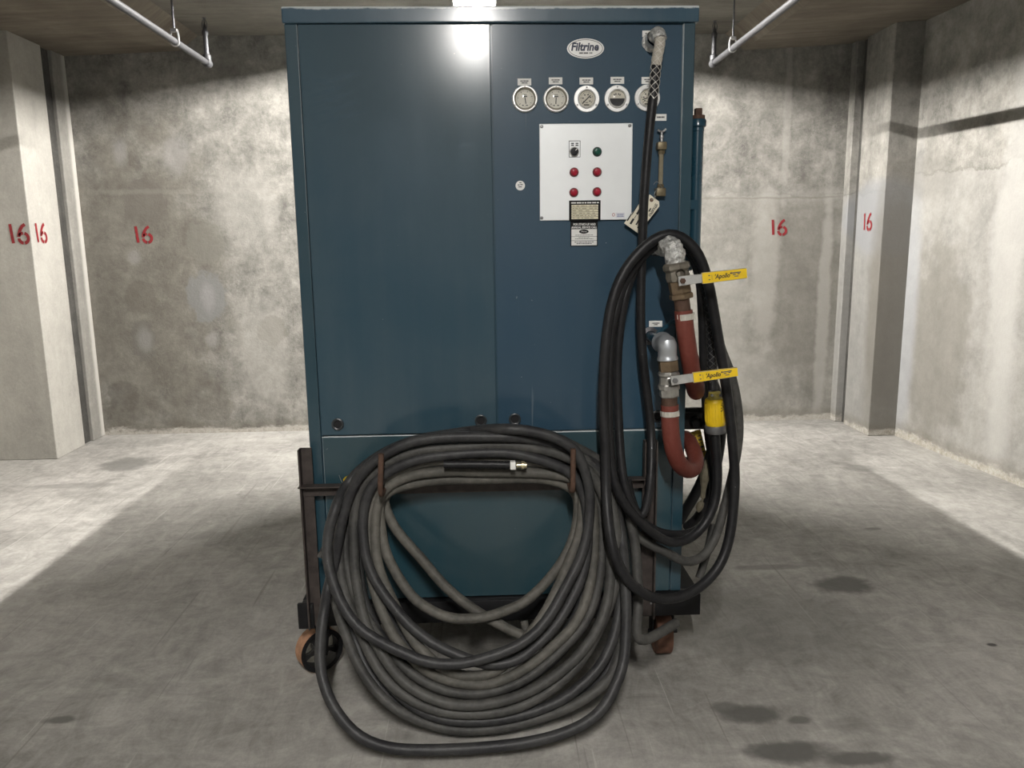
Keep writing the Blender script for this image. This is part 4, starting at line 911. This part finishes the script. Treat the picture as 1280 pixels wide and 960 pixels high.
# top fitting down, U-turn, back up and over the outlet pipe
f1 = F1 + Vector((.003, -.016, -.033))
P = [f1+Vector((0, 0, .02)), f1] + [at(*q) for q in ((820.5, 78, -.085), (818, 105, -.085), (815.5, 130, -.085), (811.5, 165, -.085), (808.5, 200, -.085), (805, 250, -.085), (803, 300, -.08), (801.5, 350, -.08), (801, 400, -.08), (803.5, 445, -.08), (808, 485, -.08), (812, 520, -.08), (814.5, 550, -.09), (814, 585, -.135), (811.5, 615, -.155), (807, 637, -.165), (801, 647, -.17), (794, 640, -.175), (786.5, 626, -.175), (779.5, 600, -.165), (775.5, 566, -.145), (773, 520, -.12), (771.5, 470, -.12), (773, 430, -.12), (777, 395, -.12), (784, 360, -.12), (794, 335, -.085), (808, 315, -.062), (826, 304, -.055), (846, 304, -.055), (863, 316, -.045), (874, 345, -.05), (878, 400, -.02), (879, 440, .0), (881, 480, .02), (884, 530, .04), (889, 570, .05), (892, 605, .05), (888, 640, .03), (878, 658, .0), (864, 666, -.03), (846, 668.5, -.07), (826, 666, -.09), (808, 657, -.095), (796, 642, -.09), (788, 620, -.08), (784, 600, -.075))]
bm = NB(); tube(bm, P, RB*.93, False, 12, .02, 2); obj('hose_run', bm, M_hb, blk, ang=60)
Ps = catmull(P[:8], False, .01)
# woven wire grip over the top end
sl = []
bm = NB(); 
for s in (-1, 1):
    for k in range(4):
        pts = []
        L = [q for q in Ps if q.z > at(816, 129, -.085).z]
        for i, q in enumerate(L):
            a = s*(i*.010/.0155*1.15)+k*math.pi/2; t_ = (L[min(i+1, len(L)-1)]-L[max(i-1, 0)]).normalized(); _, u, v = frame_of(t_)
            pts.append(q+(u*math.cos(a)+v*math.sin(a))*(RB*.93+.0012))
        tube(bm, pts, .0011, False, 5, raw=False, step=.01, smooth=0)
obj('wire_mesh_grip', bm, plain('grip_wire', (.62, .60, .56), .4, .4), blk)
bm = NB(); L = [q for q in Ps if q.z > at(820, 86, -.085).z]; tube(bm, L, RB*1.03, False, 12, raw=True); obj('pale_sleeve', bm, plain('pale_sleeve', (.42, .39, .33), .7, var=.3, scale=60), blk)
# big front loop
P = [at(*q) for q in ((836, 291.5, -.145), (852, 296, -.14), (868, 309, -.14), (877.5, 327, -.14), (886, 356, -.14), (891, 382, -.14), (897, 417, -.13), (903, 452, -.12), (908, 486, -.12), (912.5, 520, -.12), (916, 556, -.12), (918.5, 592, -.12), (917.5, 626, -.13), (912.5, 668, -.15), (902.5, 701, -.17), (884, 726, -.2), (859, 743, -.23), (835, 749, -.26), (812.5, 746, -.28), (790, 731, -.30), (775, 710, -.30), (765.5, 685, -.29), (760, 650, -.26), (757.5, 610, -.22), (757, 566, -.20), (755, 530, -.19), (754, 490, -.18), (755.5, 452, -.175), (758, 420, -.17), (762.5, 388, -.165), (771, 358, -.16), (783.5, 334, -.155), (800, 314, -.15), (817, 299, -.145))]
bm = NB(); tube(bm, P, RB*1.06, True, 12, .02, 2); obj('hose_loop', bm, M_hb, blk, ang=60)
# second loop with its ends meeting in the yellow connector
cord = thing('black_power_cord', (.62, -.1, .55), 'black cord looped beside the cabinet with a wire grip, ending in the yellow connector', 'cord')
P = [at(*q) for q in ((891, 488, -.06), (890.5, 460, -.055), (890, 430, -.055), (888, 395, -.06), (882, 355, -.075), (871, 325, -.09), (856, 305, -.10), (838, 300, -.105), (818, 306, -.11), (801, 321, -.115), (786, 342, -.12), (775, 367, -.13), (767, 398, -.14), (762, 432, -.15), (760, 470, -.155), (760, 510, -.16), (761, 550, -.17), (764.5, 585, -.18), (771, 612, -.19), (785, 636, -.19), (808, 660, -.17), (826, 673, -.15), (843, 679, -.13), (860, 674.5, -.11), (877.5, 660, -.09), (889.5, 640, -.08), (896, 615, -.07), (897, 585, -.07), (895, 560, -.07), (894, 538, -.07))]
bm = NB(); tube(bm, P, RB, False, 12, .02, 2); obj('cord_loop', bm, M_hb, cord, ang=60)
L = catmull(P[:5], False, .01); bm = NB()
for s in (-1, 1):
    for k in range(4):
        pts = []
        for i, q in enumerate(L):
            if q.z < at(891, 480, -.06).z: continue
            a = s*(i*.010/.0155*1.15)+k*math.pi/2; t_ = (L[min(i+1, len(L)-1)]-L[max(i-1, 0)]).normalized(); _, u, v = frame_of(t_)
            pts.append(q+(u*math.cos(a)+v*math.sin(a))*(RB+.0012))
        tube(bm, pts, .0010, False, 5, step=.01, smooth=0)
obj('wire_mesh_grip', bm, plain('grip_wire_dark', (.10, .10, .10), .4, .5), cord)
# yellow connector
con = thing('yellow_connector', at(894, 515, -.07), 'yellow cylindrical power connector with a grey ring hanging beside the lower valve', 'connector')
A, B = at(893.3, 498, -.068), at(894.3, 531, -.068); cd = (B-A).normalized()
bm = NB(); n = 30; L_ = (B-A).length; lathe(bm, [(0, 0), (.028, 0), (.0315, .004), (.0325, .012), (.0325, L_-.004), (.031, L_), (0, L_)], A, cd, 36); con_b = obj('body', bm, M_yellow, con)
bm = NB(); _, u, v = frame_of(cd)
for k in range(24):
    a = 2*math.pi*k/24; d = u*math.cos(a)+v*math.sin(a); cyl(bm, A+d*.032+cd*.014, A+d*.032+cd*(L_-.012), .0018, 6)
obj('grip_ribs', bm, M_yellow, con)
bm = NB(); lathe(bm, [(0, 0), (.0335, 0), (.0345, .004), (.034, .022), (.031, .027), (0, .027)], B, cd, 32); obj('grey_ring', bm, plain('cast_grey', (.16, .16, .16), .45, .5, var=.15), con)
bm = NB(); lathe(bm, [(.026, 0), (.021, -.006), (.019, -.022), (.0, -.024)], A, cd, 16); obj('cable_clamp', bm, plain('clamp_yellow', (.42, .34, .07), .5, var=.2), con)
bm = NB(); 
for s in (-1, 1): lathe(bm, [(.0045, 0), (.0045, .01), (0, .011)], A-cd*.014+Vector((s*.014, -.012, 0)), (0, -1, 0), 8)
obj('clamp_screw', bm, M_zinc, con)
bm = NB()
for v_, a_, b_ in ((.004, -.004, .004), (.010, -.007, .002), (.015, -.001, .007), (.020, -.007, .006), (.026, -.003, .005), (.030, -.008, 0)): stroke(bm, [(a_, -v_-.006), (b_, -v_-.006)], .0022, A+Vector((.017, -.0315, 0)), (.86, .5, 0), (0, 0, 1))
obj('print', bm, M_ink, con, False)
# grey hose runs at the side of the cabinet
def side(pts, mat, r, name, label, group=None):
    P = [at(*q) for q in pts]; t = thing(name, P[len(P)//2], label, 'hose', group)
    bm = NB(); tube(bm, P, r, False, 12, .02, 2); obj('hose_run', bm, mat, t, ang=60); return t
side(((886, 365, .0), (893, 405, .0), (903, 440, .0), (914, 468, .0), (921.5, 503, .0), (924, 540, .0), (919.5, 575, .0), (912, 609, .0), (905, 636, -.01), (895, 670, -.03), (884, 690, -.05), (870.5, 701.5, -.07), (853, 702, -.09), (836, 691.5, -.10), (814, 682, -.105), (796, 669, -.10), (784, 648, -.095), (779, 630, -.09)), M_hm, RB, 'grey_hose', 'worn grey hose sagging lowest across the cabinet corner behind the black loops')
side(((888, 470, .17), (900, 500, .18), (903, 525, .19), (900, 560, .19), (892, 600, .2), (881, 632, .21), (868, 652, .23), (858, 658, .27)), M_hb, .017, 'black_side_hose', 'thick black hose curving round behind the cabinet corner, under the red hoses')
side(((893, 545, .12), (889, 565, .12), (882, 590, .13), (870, 616, .16), (857, 638, .20), (850, 650, .25)), plain('flat_black_hose', (.012, .012, .012), .5), .019, 'black_side_hose', 'straight black hose slanting down from the yellow connector to the cabinet side')
side(((891, 655, .06), (887, 678, .05), (881, 700, .04), (874, 722, .03)), M_hm, .014, 'grey_hose', 'short grey hose end hanging behind the big black loop')
# red hoses
M_redh = rubber('red_rubber', (.12, .026, .018), (.17, .05, .036), .7, .55)
M_clamp = plain('band_clamp', (.66, .64, .58), .35, .6, var=.12, scale=60)
def redhose(pts, ca, label, dust=None):
    P = [at(*q) for q in pts]; t = thing('red_hose', P[0], label, 'hose', 'red hoses on the ball valves')
    bm = NB(); tube(bm, P, .0272, False, 18, .015, 2); obj('hose_body', bm, M_redh, t, ang=60)
    a, b = at(*ca[0]), at(*ca[1]); bm = NB(); lathe(bm, [(.0275, 0), (.0288, 0), (.0288, (b-a).length), (.0275, (b-a).length)], a, b-a, 28); cl = obj('hose_clamp', bm, M_clamp, t)
    bm = NB(); c = a.lerp(b, .5)
    for k in range(7):
        an = math.radians(200+k*22); ax = (b-a).normalized(); _, u, v = frame_of(ax); d = Vector((math.cos(math.radians(-150+k*20)), math.sin(math.radians(-150+k*20)), 0))
        cyl(bm, c+d*.0285-ax*.007, c+d*.0285+ax*.007, .0022, 6)
    obj('clamp_ridges', bm, M_clamp, cl)
    return t
redhose(((854.2, 388, YV), (855.5, 405, YV), (859, 430, YV+.005), (863, 455, YV+.02), (867, 478, YV+.05), (869.5, 489, YV+.10), (870.5, 488, YV+.17), (870, 478, .03), (868, 462, .10), (863, 445, .16), (855, 435, .2)), ((855.6, 392, YV), (856.2, 399.5, YV)), 'dark red hose hanging from the upper valve behind the lower yellow lever')
redhose(((837, 506, YV), (837.5, 525, YV), (839.5, 550, YV), (845, 572, YV+.02), (853, 584, YV+.06), (862, 588, YV+.11), (869, 583, -.06), (869.5, 572, -.01), (866, 561, .04), (862, 553, .10), (856, 547, .16)), ((837, 513, YV), (837.2, 519.5, YV)), 'red hose curving from the lower valve round the cabinet corner')
# wrapped olive strap
st_ = thing('olive_strap', at(880, 600, .03), 'twisted olive cloth strap dangling behind the black loops below the yellow connector', 'strap')
M_ol = plain('olive_cloth', (.12, .105, .07), .8, var=.3, scale=50)
bm = NB(); tube(bm, [at(886, 570, .10), at(884, 585, .10), at(880, 602, .10), (at(879.5, 612, .10)), at(878.5, 622, .10)], lambda t: .009+.012*math.sin(min(1, t*1.1)*math.pi)**2, seg=8, step=.01); obj('strap_band', bm, M_ol, st_)
bm = NB(); tube(bm, [at(877.5, 627, .10), at(874.5, 633, .10), at(872.5, 640, .10)], lambda t: .014*math.sin((t*.7+.2)*math.pi), seg=8, step=.006); tube(bm, [at(878.5, 621, .10), at(877.5, 628, .10)], .004, seg=6); obj('strap_knot', bm, M_ol, st_)
# paper tag
tg = thing('paper_tag', at(818, 250, -.025), 'cream paper tag with handwriting tied to the sight glass behind the black hose', 'tag')
M_tag = plain('manila_paper', (.72, .68, .55), .75, var=.05)
YT = -.024
bm = NB(); prism(bm, [at(780, 279, YT), at(798, 291.8, YT), at(824.2, 258, YT), at(824, 252, YT), at(812.3, 243, YT), at(806, 246, YT)], (0, .0012, 0)); obj('card', bm, M_tag, tg, False)
bm = NB(); h = at(814.5, 250, YT-.0008); lathe(bm, [(0, 0), (.0062, 0)], h, (0, -1, 0), 14); obj('eyelet', bm, plain('eyelet_brown', (.13, .07, .04), .6), tg, False)
tx0 = at(811, 271, YT-.001); tx1 = at(821.5, 254, YT-.001); X = (tx1-tx0).normalized(); Z = Vector((0, -1, 0)).cross(X)*-1
obj('handwriting', text_bm('OPERATE!', .0125, tx0.lerp(tx1, .5), X, Z, bold=.0003, sx=.8), M_ink, tg, False)
bm = NB()
for (a, b, c_, d_, h_) in ((784, 276, 790, 268, .004), (790, 268, 798, 258, .003), (788, 280, 793, 274, .0065), (796, 268, 800, 263, .0065), (795, 281, 799, 275, .0045), (797, 285, 800, 281, .004), (811, 264.5, 814, 260.5, .004), (793, 273, 796, 269.5, .002)):
    A_, B_ = at(a, b, YT-.001), at(c_, d_, YT-.001); l_ = (B_-A_).length
    stroke(bm, [(0, 0), (l_, 0)], h_, A_, X, Z)
obj('ink_marks', bm, M_ink, tg, False)
bm = NB(); tube(bm, [h, at(818.5, 246, YT), at(821, 243, -.02), at(823, 240, -.012)], .0008, seg=6, step=.006); obj('string', bm, M_zinc, tg)
